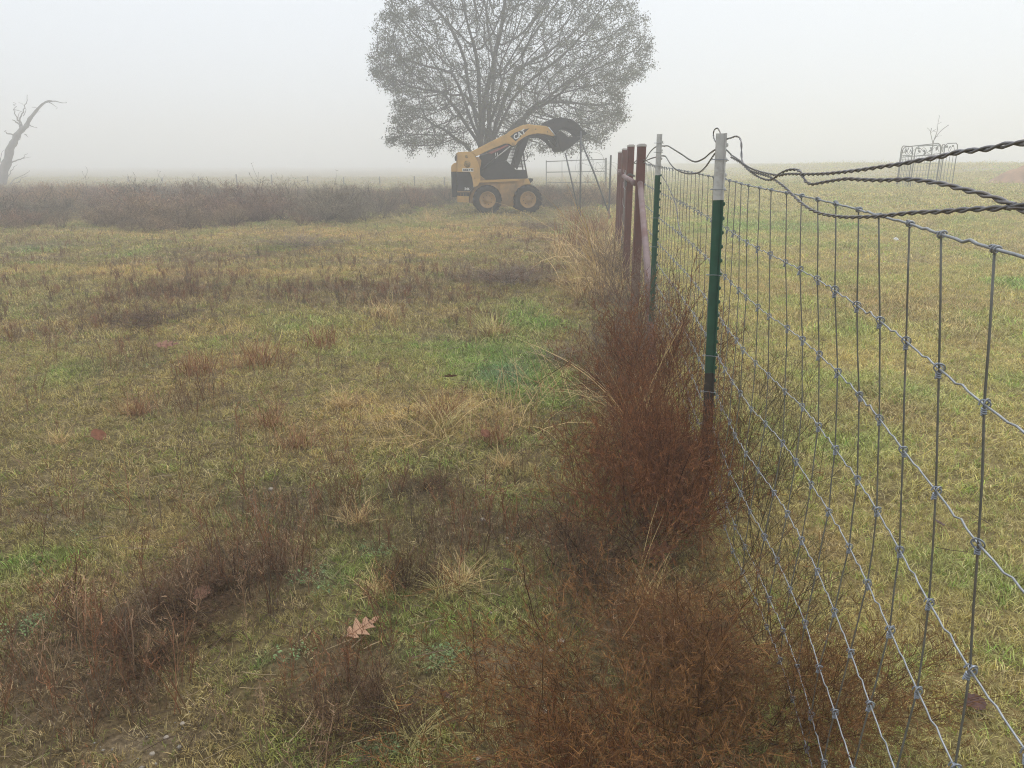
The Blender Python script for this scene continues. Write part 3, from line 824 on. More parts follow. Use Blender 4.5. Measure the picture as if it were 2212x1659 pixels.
# gate wire hung between the second and third red post
gate = empty('wire_gate', (b_.x + 0.1, 9.5, 0)); tag(gate, 'sagging wire gate panel strung between the red posts', 'gate')
for z in (0.35, 0.6, 0.85, 1.1, 1.3):
    MB().tube([Vector(q) - Vector(gate.location) for q in catmull([(b_.x, 9.4, z), (b_.x + 0.13, 10.5, z - 0.06), (b_.x + 0.24, 11.6, z - 0.05), (a3.x, 12.7, z)], 3)], 0.003, 4).obj('gate_wire', OLDWIRE, gate)
for k in range(4):
    D = 9.9 + 0.75 * k; x = b_.x + (a3.x - b_.x) * (D - 9.4) / 3.3
    MB().tube([Vector((x, D, 0.1)) - Vector(gate.location), Vector((x + 0.01, D, 1.28)) - Vector(gate.location)], 0.008, 5).obj('gate_stick', DEADBARK, gate)

# ------------------------------------------------------------------ pole with braces, panel gate and tangled wire beside the loader
def pole(label, pts, r, D, cat='pole'):
    P = [at(x, y, D) for x, y in pts]
    low = min(P, key=lambda q: q.z)
    low.z = min(low.z, gz(low.x, D) - 0.05)
    me = MB().tube([q - low for q in P], r, 8).mesh('brace_pole', GREYP)
    o = link('brace_pole', me); o.location = low
    return tag(o, label, cat, 'braced pole beside the loader')
pole('tall thin upright pole just right of the loader bucket', [(1255, 283), (1254, 440)], 0.024, 21.0)
pole('thin pole sloping from the upright pole down to the right', [(1258, 312), (1284, 375), (1322, 452)], 0.022, 20.6)
pole('thin pole sloping from under the bucket to the foot of the upright pole', [(1221, 330), (1254, 418)], 0.020, 21.3)
pole('short post at the right end of the tubular gate', [(1309, 341), (1309, 400)], 0.05, 43.5)
pg = empty('tubular_gate', (at(1180, 380, 44).x, 44.0, 0.0)); tag(pg, 'faint tubular gate in the fog right of the loader', 'gate')
gl = Vector(pg.location)
def gp(x, y, D=44.0): return at(x, y, D) - gl
for P in ([(1180, 349), (1253, 346), (1308, 344)], [(1180, 372), (1308, 370)], [(1180, 395), (1308, 393)], [(1180, 415), (1308, 413)]):
    MB().tube([gp(*q) for q in P], 0.024, 6).obj('gate_rail', GREYP, pg)
for x in (1180, 1214, 1253, 1281, 1305):
    MB().tube([gp(x, 346.5), gp(x, 428)], 0.026 if x in (1180, 1253) else 0.014, 6).obj('gate_upright', GREYP, pg)
tg_ = empty('wire_tangle', at(1275, 400, 20.8)); tag(tg_, 'tangle of thin loose wire hanging on the sloping pole', 'wire')
for k in range(7):
    c = at(1262 + 9 * k, rr.uniform(345, 395), 20.8) - Vector(tg_.location)
    P = [c + Vector((rr.uniform(0.2, 0.4) * math.cos(q) + rr.gauss(0, 0.05), rr.gauss(0, 0.08), rr.uniform(0.25, 0.45) * math.sin(q))) for q in [0.9 * j for j in range(6)]]
    MB().tube(catmull(P, 4), 0.003, 3, False).obj('wire_loop', OLDWIRE, tg_)
# ------------------------------------------------------------------ skid steer loader (side view, front to the right)
def LP(x, y): return ((x - 760) * 0.00212, (1440 - y) * 0.00212)
def LPs(*pts): return [LP(*p) for p in pts]
lc = at(1050 + 760 * 0.1808, 500, 22.0)        # helper values only in plan
lx = ((1050 + 760 * 0.1808) - 1250) / 1878 * 22.9
ld = empty('skid_steer_loader', (lx, 22.9, gz(lx, 22.4) + 0.01), math.radians(5))
tag(ld, 'yellow and black skid steer loader parked under the tree with its bucket raised', 'loader')
SX = 0.975
ld.scale = (SX, SX, SX)
W = 0.78                                       # half width over the wheels
def part(name, polys, mat, parent=None, bev=0.008):
    mb = MB()
    for poly, y0, y1 in polys: mb.prism(LPs(*poly), y0, y1, bev)
    return mb.obj(name, mat, parent or ld)
# chassis between the wheels
body = part('chassis', [([(520, 1290), (545, 1170), (600, 1092), (680, 1018), (1200, 985), (1330, 975), (1368, 1045), (1368, 1200), (1110, 1345), (965, 1345), (700, 1330)], -0.50, 0.50)], YELD)
part('chain_case', [([(930, 1040), (1150, 1040), (1125, 1345), (955, 1345)], -0.54, -0.503)], YELD, body)
part('fender_ledge', [([(672, 998), (1205, 978), (1205, 1005), (672, 1028)], -0.60, -0.502), ([(672, 998), (1205, 978), (1205, 1005), (672, 1028)], 0.502, 0.60)], YEL, body, 0.004)
part('front_step', [([(1335, 985), (1400, 975), (1402, 1000), (1365, 1040)], -0.45, 0.45)], BLK, body)
part('front_bracket', [([(1285, 978), (1332, 975), (1366, 1045), (1262, 1055)], -0.56, -0.503), ([(1285, 978), (1332, 975), (1366, 1045), (1262, 1055)], 0.503, 0.56)], YEL, body)
# rear towers
TW = [(375, 630), (470, 624), (555, 625), (600, 680), (640, 750), (666, 850), (674, 950), (672, 1010), (640, 1062), (584, 1090), (576, 1040), (560, 950), (535, 888), (365, 885)]
tw = part('rear_tower', [(TW, -0.70, -0.56)], YEL)
part('rear_tower', [(TW, 0.56, 0.70)], YEL)
part('tower_gusset', [([(600, 690), (655, 692), (694, 740), (680, 820), (668, 850), (640, 755)], -0.555, -0.45)], YELD, tw)
part('lower_gusset', [([(676, 930), (745, 985), (674, 1000)], -0.555, -0.45)], YELD, tw)
# engine compartment and rear door
eng = part('engine_cover', [([(362, 640), (560, 640), (600, 1060), (362, 1060)], -0.555, 0.555)], YELD)
hood = part('rear_hood', [([(362, 765), (330, 772), (296, 800), (288, 830), (287, 884), (362, 884)], -0.55, 0.55)], YEL)
sidep = part('engine_side_panel', [([(362, 887), (533, 890), (557, 950), (573, 1040), (575, 1085), (528, 1140), (362, 1140)], -0.64, -0.56)], BLK)
part('engine_side_panel', [([(362, 887), (533, 890), (557, 950), (573, 1040), (575, 1085), (528, 1140), (362, 1140)], 0.56, 0.64)], BLK)
part('rear_door', [([(287, 887), (355, 887), (355, 1212), (300, 1212), (290, 1150)], -0.54, 0.54)], BLK)
for k in range(5):
    part('vent_slat', [([(375, 905 + 22 * k), (470, 905 + 22 * k), (470, 915 + 22 * k), (375, 915 + 22 * k)], -0.648, -0.641)], BLK, sidep, 0.002)
bump = part('rear_bumper', [([(360, 1200), (522, 1208), (512, 1290), (360, 1282)], -0.60, 0.60)], YEL)
part('lower_rear_panel', [([(360, 1150), (525, 1150), (520, 1206), (360, 1198)], -0.585, 0.585)], BLK)
part('trim_bar', [([(360, 1138), (530, 1138), (530, 1152), (360, 1152)], -0.65, -0.60)], YELD, bump, 0.003)
for x in (405, 440, 475):
    part('bumper_rib', [([(x, 1165), (x + 6, 1165), (x + 6, 1205), (x, 1205)], -0.605, -0.586)], YELD, bump, 0.002)
part('tail_light', [([(340, 690), (352, 668), (366, 664), (366, 740), (345, 740)], -0.52, -0.40)], BLK)
part('tail_light', [([(340, 690), (352, 668), (366, 664), (366, 740), (345, 740)], 0.40, 0.52)], BLK)
part('hitch_foot', [([(295, 1205), (350, 1205), (350, 1222), (295, 1225)], -0.1, 0.1)], STEELD)
# cab: side plates round two mesh windows on either side
cab = part('cab', [([(690, 872), (750, 990), (1326, 970), (1296, 862), (1170, 862), (1040, 742), (684, 790)], -0.44, -0.41),
                   ([(684, 788), (1040, 740), (1112, 560), (1085, 518), (820, 640), (682, 680)], -0.44, -0.41),
                   ([(690, 872), (750, 990), (1326, 970), (1296, 862), (1170, 862), (1040, 742), (684, 790)], 0.41, 0.44),
                   ([(684, 788), (1040, 740), (1112, 560), (1085, 518), (820, 640), (682, 680)], 0.41, 0.44)], BLK, None, 0.003)
part('cab_roof', [([(800, 560), (850, 505), (1230, 480), (1285, 500), (1280, 520), (830, 590)], -0.44, 0.44)], BLK, cab)
part('cab_rear', [([(684, 690), (760, 660), (760, 985), (690, 985)], -0.405, 0.405)], BLK, cab)
part('cab_floor', [([(740, 975), (1320, 958), (1320, 972), (750, 990)], -0.405, 0.405)], BLK, cab)
part('seat', [([(800, 640), (900, 640), (925, 800), (1040, 815), (1040, 875), (820, 880)], -0.25, 0.25)], BLK, cab, 0.02)
for sy in (-1, 1):
    for a_, b2, wd in (((1285, 500), (1262, 640), 14), ((1262, 640), (1325, 965), 14), ((1112, 560), (1270, 500), 12)):
        A, B = LP(*a_), LP(*b2)
        MB().tube([(A[0], sy * 0.425, A[1]), (B[0], sy * 0.425, B[1])], 0.018, 8).obj('cab_post', BLK, cab)
    # dark slanting stay across the window
    part('window_stay', [([(1130, 800), (1180, 862), (1300, 560), (1345, 425), (1265, 445), (1205, 560)], sy * 0.47 - 0.02, sy * 0.47 + 0.02)], BLK, cab)
    mb = MB()
    for k in range(26):                        # expanded metal screen
        x0 = 1040 + 11 * k
        for d_ in (-1, 1):
            A, B = LP(x0 - 30, 650 - d_ * 215), LP(x0 + 30, 650 + d_ * 215)
            P = []
            for j in range(13):
                t = j / 12; xx = A[0] + (B[0] - A[0]) * t; zz = A[1] + (B[1] - A[1]) * t
                px_, py_ = xx / 0.00212 + 760, 1440 - zz / 0.00212
                ins = (py_ < 860) and py_ > 555 and px_ > 1040 + max(0, (740 - py_)) * 0.4 and px_ < 1262 + max(0, py_ - 640) * 0.19 and (py_ < 742 or px_ > 1040 + (py_ - 742) * 1.08)
                if ins: P.append((xx, sy * 0.425, zz))
                else:
                    if len(P) > 1: mb.tube(P, 0.0035, 3, False)
                    P = []
            if len(P) > 1: mb.tube(P, 0.0035, 3, False)
    mb.obj('window_screen', BLK, cab)
    A = [LP(*q) for q in ((1292, 612), (1318, 655), (1322, 715), (1300, 738), (1278, 742))]
    MB().tube(catmull([(q[0], sy * 0.40, q[1]) for q in A], 4), 0.012, 6).obj('grab_handle', BLK, cab)
# lift arms
ARM = [(555, 625), (1020, 400), (1055, 398), (1110, 345), (1220, 292), (1320, 272), (1420, 284), (1545, 294), (1590, 308), (1682, 415), (1640, 426), (1540, 396), (1430, 390), (1330, 410), (1262, 440), (1180, 498), (1150, 540), (1110, 550), (1065, 522), (1010, 520), (800, 602), (625, 682)]
for sy in (-1, 1):
    arm = part('lift_arm', [(ARM, sy * 0.655 - 0.055, sy * 0.655 + 0.055)], YEL, None, 0.01)
    part('arm_bracket', [([(1095, 505), (1135, 505), (1140, 545), (1100, 545)], sy * 0.715 - 0.01, sy * 0.715 + 0.01)], YELD, arm, 0.004)
    for q in ((1420, 335), (1578, 370), (1118, 522)):
        A = LP(*q); MB().lathe([(0, 0), (0.016, 0), (0.014, sy * 0.012), (0, sy * 0.012)], 10, (A[0], sy * 0.71, A[1])).obj('pivot_pin', BLK, arm)
    part('arm_decal', [([(1078, 430), (1140, 382), (1240, 345), (1335, 325), (1250, 400), (1150, 492)], sy * 0.7135 - 0.0015, sy * 0.7135 + 0.0015)], BLK, arm, 0.0)
    part('arm_link', [([(1290, 400), (1440, 396), (1560, 402), (1650, 440), (1680, 470), (1720, 560), (1690, 560), (1620, 480), (1520, 430), (1400, 430), (1320, 450)], sy * 0.56 - 0.03, sy * 0.56 + 0.03)], BLK, arm)
    A, B, C_ = LP(690, 870), LP(875, 712), LP(1082, 553)
    MB().tube([(A[0], sy * 0.62, A[1]), (B[0], sy * 0.62, B[1])], 0.032, 10).obj('lift_cylinder', BLK, arm)
    MB().tube([(B[0], sy * 0.62, B[1]), (C_[0], sy * 0.62, C_[1])], 0.015, 8).obj('cylinder_rod', CHROME, arm)
    A, B = LP(1590, 308), LP(1682, 415)
    MB().tube([(A[0], sy * 0.73, A[1]), (B[0], sy * 0.73, B[1])], 0.014, 8).obj('tilt_rod', CHROME, arm)
    part('lock_bar', [([(790, 642), (1040, 530), (1060, 545), (830, 650)], sy * 0.60 - 0.02, sy * 0.60 + 0.02)], REDDEC, arm, 0.004)
    for q in (880, 905):
        part('hose_clamp', [([(q, 640), (q + 8, 632), (q + 8, 672), (q, 680)], sy * 0.64 - 0.01, sy * 0.64 + 0.01)], WHITEM, arm, 0.001)
part('cross_tube', [([(1500, 330), (1545, 330), (1545, 380), (1500, 380)], -0.6, 0.6)], BLK)
# grapple bucket
bk = part('bucket', [([(1688, 402), (1740, 590), (1775, 626), (1880, 572), (2036, 440), (1990, 436), (1850, 436), (1745, 360)], s - 0.015, s + 0.015) for s in (-0.84, 0.84)], STEELD, None, 0.003)
shell = [(1745, 370), (1700, 410), (1722, 520), (1748, 590), (1778, 622), (1884, 568), (2036, 440)]
mb = MB(); V = []
for q in shell:
    A = LP(*q); V += [(A[0], -0.826, A[1]), (A[0], 0.826, A[1])]
V += [(v[0] - 0.012, v[1], v[2] + 0.02) for v in V]
n = len(shell); F = []
for k in range(n - 1):
    F += [(2 * k, 2 * k + 1, 2 * k + 3, 2 * k + 2), (2 * n + 2 * k, 2 * n + 2 * k + 2, 2 * n + 2 * k + 3, 2 * n + 2 * k + 1)]
F += [(0, 2 * n, 2 * n + 1, 1), (2 * n - 2, 2 * n - 1, 4 * n - 1, 4 * n - 2)]
mb.add(V, F); mb.obj('bucket_shell', STEELD, bk)
part('coupler_plate', [([(1600, 320), (1650, 300), (1745, 345), (1720, 540), (1690, 470)], -0.5, 0.5)], BLK, bk)
for s in (-0.72, -0.36, 0.36, 0.72):
    part('grapple_tine', [([(1598, 312), (1560, 262), (1600, 225), (1650, 200), (1760, 184), (1890, 206), (1995, 270), (2046, 334), (2112, 385), (2100, 402), (2046, 424), (2000, 366), (1910, 318), (1810, 305), (1742, 340), (1690, 400)], s - 0.02, s + 0.02)], STEELD, bk, 0.004)
for q in ((1660, 250), (1860, 232)):
    A = LP(*q); MB().tube([(A[0], -0.74, A[1]), (A[0], 0.74, A[1])], 0.035, 10).obj('grapple_tube', STEELD, bk)
for s in (-0.75, -0.5, -0.25, 0, 0.25, 0.5, 0.75):
    part('bucket_tooth', [([(2020, 440), (2048, 425), (2040, 450), (2000, 475)], s - 0.03, s + 0.03)], STEELD, bk, 0.003)
# wheels
def tyre_mesh():
    mb = MB(); r, w = 0.40, 0.14
    mb.lathe([(0.225, -w * 0.8), (0.30, -w), (0.365, -w * 0.98), (0.388, -w * 0.85), (0.393, 0), (0.388, w * 0.85), (0.365, w * 0.98), (0.30, w), (0.225, w * 0.8)], 40)
    for k in range(18):
        for sd in (-1, 1):
            a = 2 * math.pi * (k + (0.5 if sd > 0 else 0)) / 18
            ct, st = math.cos(a), math.sin(a); a2 = a + 0.16
            c2, s2 = math.cos(a2), math.sin(a2)
            V = []
            for rr_ in (0.372, 0.412):
                for (cc, ss, yy) in ((ct, st, sd * w * 0.99), (c2, s2, sd * 0.01)):
                    for da in (-0.045, 0.045):
                        V.append(((cc - ss * da) * rr_, yy, (ss + cc * da) * rr_))
            mb.add(V, [(0, 1, 3, 2), (4, 6, 7, 5), (0, 4, 5, 1), (2, 3, 7, 6), (0, 2, 6, 4), (1, 5, 7, 3)])
    return mb.mesh('tyre', RUBBER)
def rim_mesh():
    mb = MB()
    mb.lathe([(0.236, -0.125), (0.232, -0.14), (0.215, -0.135), (0.205, -0.09), (0.175, -0.06), (0.09, -0.05), (0.075, -0.075), (0.0, -0.08)], 32)
    mb.lathe([(0.232, 0.12), (0.2, 0.1), (0.0, 0.09)], 24)
    return mb.mesh('rim', YELD)
def nut_mesh():
    return MB().lathe([(0, 0), (0.014, 0), (0.014, -0.02), (0, -0.022)], 6).mesh('wheel_nut', BLK)
TM, RM, NM = tyre_mesh(), rim_mesh(), nut_mesh()
for x, sy in ((766, -1), (1318, -1), (766, 1), (1318, 1)):
    A = LP(x, 1250)
    wt = link('tyre', TM, ld); wt.location = (A[0], sy * 0.66, A[1]); wt.rotation_euler = (0, x * 0.7, 0 if sy < 0 else math.pi)
    rm = link('rim', RM, wt)
    for k in range(8):
        nt_ = link('wheel_nut', NM, wt); a = 2 * math.pi * k / 8; nt_.location = (0.13 * math.cos(a), -0.055, 0.13 * math.sin(a))
# decals and writing
def text(body, px_, py_, hpx, y, mat, parent, rot=0.0, shear=0.0, name='lettering', bold=1.0):
    cu = bpy.data.curves.new('lettering', 'FONT'); cu.body = body; cu.size = hpx * 0.00212 / 0.7; cu.align_x = 'LEFT'; cu.offset = 0.004 * bold; cu.shear = shear; cu.resolution_u = 3
    cu.extrude = 0.001
    tmp = bpy.data.objects.new('lettering', cu); COL.objects.link(tmp)
    bpy.context.view_layer.update()
    dg = bpy.context.evaluated_depsgraph_get()
    me = bpy.data.meshes.new_from_object(tmp.evaluated_get(dg)); me.materials.clear(); me.materials.append(mat)
    bpy.data.objects.remove(tmp); bpy.data.curves.remove(cu)
    o = link(name, me, parent); A = LP(px_, py_)
    o.location = (A[0], y, A[1]); o.rotation_euler = (math.pi / 2, -rot, 0)
    return o
near_arm = bpy.data.objects['lift_arm']
text('CAT', 1138, 476, 62, -0.7175, WHITEM, near_arm, math.radians(31), 0.1, bold=1.5)
part('decal_triangle', [([(1218, 408), (1248, 412), (1222, 432)], -0.7185, -0.716)], YEL, near_arm, 0.0)
text('246', 455, 1122, 32, -0.6425, WHITEM, sidep, 0, 0.1)
st_ = part('sticker', [([(432, 838), (580, 838), (580, 880), (432, 880)], -0.7035, -0.7005)], WHITEM, tw, 0.0)
text('HOLT', 440, 872, 25, -0.7055, BLK, st_, 0, 0.25, bold=1.2)
part('sticker_square', [([(549, 843), (577, 843), (577, 869), (549, 869)], -0.706, -0.704)], BLK, st_, 0.0)
part('sticker_triangle', [([(555, 848), (572, 846), (566, 862)], -0.7085, -0.7065)], YEL, st_, 0.0)
A = LP(500, 785)
MB().lathe([(0, 0), (0.098, 0), (0.098, -0.003), (0, -0.003)], 20, (A[0], -0.7005, A[1])).obj('worn_round_decal', OLIVEDEC, tw)
A = LP(492, 688)
MB().lathe([(0, 0), (0.045, 0), (0.045, -0.003), (0, -0.003)], 14, (A[0], -0.7005, A[1])).obj('worn_round_decal', OLIVEDEC, tw)
A = LP(597, 968)
MB().lathe([(0, 0), (0.022, 0), (0.02, -0.012), (0, -0.012)], 10, (A[0], -0.70, A[1])).obj('pivot_pin', OLIVEDEC, tw)
# ------------------------------------------------------------------ the big tree behind the loader
def colonize(base_pts, att, step, infl, kill, iters, up=0.05, seed=1):
    """grow a branch skeleton from base_pts (list of (point, parent)) towards attraction points"""
    rg = np.random.default_rng(seed)
    pos = [np.array(p, float) for p, _ in base_pts]; par = [q for _, q in base_pts]
    A = att.copy(); near = np.zeros(len(A), int); nd = np.full(len(A), 1e9)
    P = np.array(pos)
    for i in range(len(P)):
        d_ = np.linalg.norm(A - P[i], axis=1); k = d_ < nd; nd[k] = d_[k]; near[k] = i
    used = {}
    for it in range(iters):
        act = nd < infl
        if not act.any(): break
        dirs = {}
        ids = near[act]; vec = A[act] - np.array(pos)[ids]; vec /= np.linalg.norm(vec, axis=1)[:, None]
        new = []
        for i in np.unique(ids):
            v = vec[ids == i].sum(0); v += np.array([0, 0, up]) + rg.normal(0, 0.12, 3)
            L_ = np.linalg.norm(v)
            if L_ < 1e-6: continue
            v /= L_
            key = (i, tuple(np.round(v, 1)))
            if used.get(key, 0) > 1: continue
            used[key] = used.get(key, 0) + 1
            new.append((np.array(pos[i]) + v * step, i))
        if not new: break
        for p, i in new:
            pos.append(p); par.append(i); k = len(pos) - 1
            d_ = np.linalg.norm(A - p, axis=1); q = d_ < nd; nd[q] = d_[q]; near[q] = k
        alive = nd > kill
        A, nd, near = A[alive], nd[alive], near[alive]
        if len(A) == 0: break
    return np.array(pos), par

def skeleton_mesh(mb, pos, par, tip, expo, rmax, sides=5):
    n = len(pos); kids = [[] for _ in range(n)]
    for i, q in enumerate(par):
        if q >= 0: kids[q].append(i)
    rad = np.zeros(n)
    for i in range(n - 1, -1, -1):
        rad[i] = tip if not kids[i] else min(rmax, sum(rad[k] ** expo for k in kids[i]) ** (1 / expo))
    done = set()
    stack = [(i, None) for i in range(n) if par[i] < 0]
    while stack:
        i, frm = stack.pop()
        P = []; r = []
        if frm is not None: P.append(Vector(pos[frm])); r.append(min(rad[frm], rad[i] * 1.25))
        c = i
        while True:
            P.append(Vector(pos[c])); r.append(rad[c])
            if not kids[c]: break
            ks = sorted(kids[c], key=lambda k: -rad[k])
            for k in ks[1:]: stack.append((k, c))
            c = ks[0]
        if len(P) > 1: mb.tube(P, r, sides if max(r) > 0.02 else 3, False)
    return rad, kids

tx, TY = (1190 - 1250) / 1878 * 31.5, 31.5
tree = empty('tree', (tx, TY, gz(tx, TY)))
tag(tree, 'large round leafy tree with many spreading limbs behind the loader', 'tree')
rg = np.random.default_rng(8)
cx, cz, rx_, rz_ = 1.0, 4.9, 4.95, 5.6
att = []
while len(att) < 8500:
    u = rg.uniform(-1, 1, 3); l = np.linalg.norm(u)
    if l > 1 or rg.random() > 0.25 + 0.75 * l ** 1.5: continue
    lump = 0.80 + 0.36 * vnoise(3.1 * u[0] + 9, 3.1 * u[2] + 4, 1.0)
    wl_ = lump * (1.0 if u[2] > 0 else math.sqrt(max(0.05, 1 - 0.45 * u[2] ** 2)) / math.sqrt(max(0.08, 1 - u[2] ** 2)))
    p = np.array([cx + u[0] * rx_ * wl_, u[1] * 4.5 * wl_, cz + u[2] * (rz_ if u[2] > 0 else 3.5) * lump])
    if p[2] < 1.75 + 0.35 * vnoise(p[0], p[1], 0.8) - 0.12 * abs(p[0]) : continue
    if p[2] < 3.0 and math.hypot(p[0], p[1]) < 1.3: continue
    att.append(p)
att = np.array(att)
base = [((0, 0, -0.2), -1), ((0.03, 0, 0.5), 0), ((0.0, 0.05, 1.0), 1), ((-0.02, 0.02, 1.5), 2)]
ends = []
for az, tl, ln in ((200, 46, 3.0), (170, 28, 3.6), (260, 12, 3.8), (20, 26, 3.8), (5, 44, 3.4), (330, 58, 3.2), (90, 32, 3.2), (300, 34, 3.2), (60, 14, 4.0), (130, 40, 3.0), (215, 62, 2.6), (0, 10, 4.2), (350, 33, 3.6), (185, 16, 4.0)):
    p = np.array((rg.normal(0, 0.12), rg.normal(0, 0.1), 0.9 + 0.6 * rg.random())); pr = 2; a = math.radians(az)
    for k in range(7):
        t = math.radians(tl * (0.55 + 0.45 * k / 6))
        p = p + np.array([math.sin(t) * math.cos(a), math.sin(t) * math.sin(a), math.cos(t)]) * ln / 7 + rg.normal(0, 0.04, 3)
        base.append((tuple(p), pr)); pr = len(base) - 1
pos, par = colonize(base, att, 0.22, 2.2, 0.27, 80, 0.12, 4)
mb = MB(); rad, kids = skeleton_mesh(mb, pos, par, 0.0078, 2.2, 0.30, 6)
trunk = mb.obj('trunk', BARK, tree)
# leaves: clusters of small faces round the twig ends
LEAFM = mat_twig('tree_leaf', (0.05, 0.055, 0.03), (0.135, 0.135, 0.065))
tips = np.array([i for i in range(len(pos)) if i > 100 and rad[i] < 0.0155])
q = np.stack([(pos[tips, 0] - cx) / rx_, pos[tips, 1] / 4.9, (pos[tips, 2] - cz) / rz_], 1); l = np.linalg.norm(q, axis=1)
endn = np.array([not kids[i] for i in tips])
clump = vnoise(pos[tips, 0] + 3 * pos[tips, 1], pos[tips, 2] + 2 * pos[tips, 1], 1.1)
cntl = (np.where(endn, 46, 22) * (0.14 + 1.1 * np.clip(l, 0, 1.1) ** 3) * (0.55 + 0.9 * clump) + rg.random(len(tips))).astype(int)
own = np.repeat(np.arange(len(tips)), cntl); n = len(own)
c = pos[tips][own] + rg.normal(0, 0.10, (n, 3)); s_ = rg.uniform(0.02, 0.048, n)[:, None]
a1 = rg.normal(0, 1, (n, 3)); a1 /= np.linalg.norm(a1, axis=1)[:, None]; a2 = np.cross(a1, rg.normal(0, 1, (n, 3))); a2 /= np.linalg.norm(a2, axis=1)[:, None]
V = np.stack([c - a1 * s_, c + a2 * s_ * 0.5, c + a1 * s_, c - a2 * s_ * 0.5], 1).reshape(-1, 3).tolist()
F = np.arange(4 * n).reshape(-1, 4).tolist()
sh = np.repeat(np.clip(rg.uniform(0.15, 0.85, len(tips))[own] + rg.normal(0, 0.22, n), 0, 1), 4)
print('tree nodes', len(pos), 'leaves', n)
me = bpy.data.meshes.new('crown'); me.from_pydata(V, [], F); me.materials.append(LEAFM); shade_attr(me, sh)
link('crown', me, tree)
# thin leafless twigs through the outer crown
mb = MB()
for i in tips[::2]:
    p = Vector(pos[i]); d_ = Vector(pos[i]) - Vector(pos[par[i]]); d_.normalize()
    for _ in range(2):
        e = p + (d_ + Vector(rg.normal(0, 0.5, 3))).normalized() * rg.uniform(0.15, 0.4)
        mb.tube([p, e], [0.006, 0.003], 3, False)
mb.obj('twigs', BARK, tree)

# ------------------------------------------------------------------ dead leaning tree at the left edge
def zoom5(x, y): return (x * 0.28, 194.7 + y * 0.28)
DT = 52.0
dt_p = at(*zoom5(-60, 1000), DT); dt_p.z = gz(dt_p.x, DT)
dt = empty('dead_tree', dt_p); tag(dt, 'bare dead tree leaning in from the left edge of the fog', 'tree')
def dz(*pts): return [at(*zoom5(x, y), DT) - dt_p for x, y in pts]
sc5 = 0.28 / FPX * DT
mb = MB()
mb.tube(catmull(dz((-70, 1060), (-40, 900), (0, 750), (30, 620), (60, 540), (80, 450), (110, 400), (130, 350), (170, 305), (205, 275), (225, 230), (260, 185), (310, 125), (350, 95), (385, 88)), 3),
        [sc5 * (46 - 42 * (k / 42) ** 0.75) * (1 + 0.12 * math.sin(k * 1.9)) for k in range(43)], 9)
mb.obj('trunk', DEADBARK, dt)
for P, r in ((((160, 300), (150, 265), (120, 240), (97, 228)), 9), (((175, 295), (158, 250), (165, 200), (180, 150), (190, 100), (230, 40)), 7), (((155, 255), (130, 210), (112, 165), (105, 125), (120, 95)), 5), (((110, 350), (85, 338), (55, 335), (32, 308)), 7),
             (((385, 88), (430, 85), (480, 98), (525, 95)), 5), (((380, 95), (410, 110), (450, 150)), 3.5), (((345, 95), (380, 80), (420, 86)), 6), (((225, 270), (255, 282), (282, 292)), 4), (((190, 340), (205, 350), (215, 365)), 4), (((160, 345), (152, 380), (140, 400)), 4),
             (((300, 140), (265, 135), (245, 130)), 3), (((85, 560), (120, 545), (170, 525), (205, 490)), 6), (((120, 545), (160, 530), (240, 515)), 3), (((30, 800), (70, 730), (140, 710), (215, 660)), 6), (((70, 740), (110, 690), (190, 650), (228, 620)), 4), (((20, 820), (70, 780), (130, 740)), 4),
             (((45, 700), (75, 640), (100, 600), (130, 575)), 4), (((180, 200), (200, 150), (175, 110), (150, 95)), 2.5), (((110, 150), (150, 160), (190, 175)), 2.5), (((130, 240), (145, 190), (165, 160)), 3), (((240, 200), (275, 175), (300, 165)), 2.5), (((0, 560), (10, 500), (30, 460)), 3), (((60, 740), (95, 770), (150, 790)), 3)):
    Q = catmull(dz(*P), 3); n = len(Q); off = [Vector((0, rr.gauss(0, 0.05) * k / 3, 0)) for k in range(n)]
    MB().tube([q + o_ for q, o_ in zip(Q, off)], [sc5 * r * (1 - 0.75 * k / (n - 1)) for k in range(n)], 5).obj('branch', DEADBARK, dt)

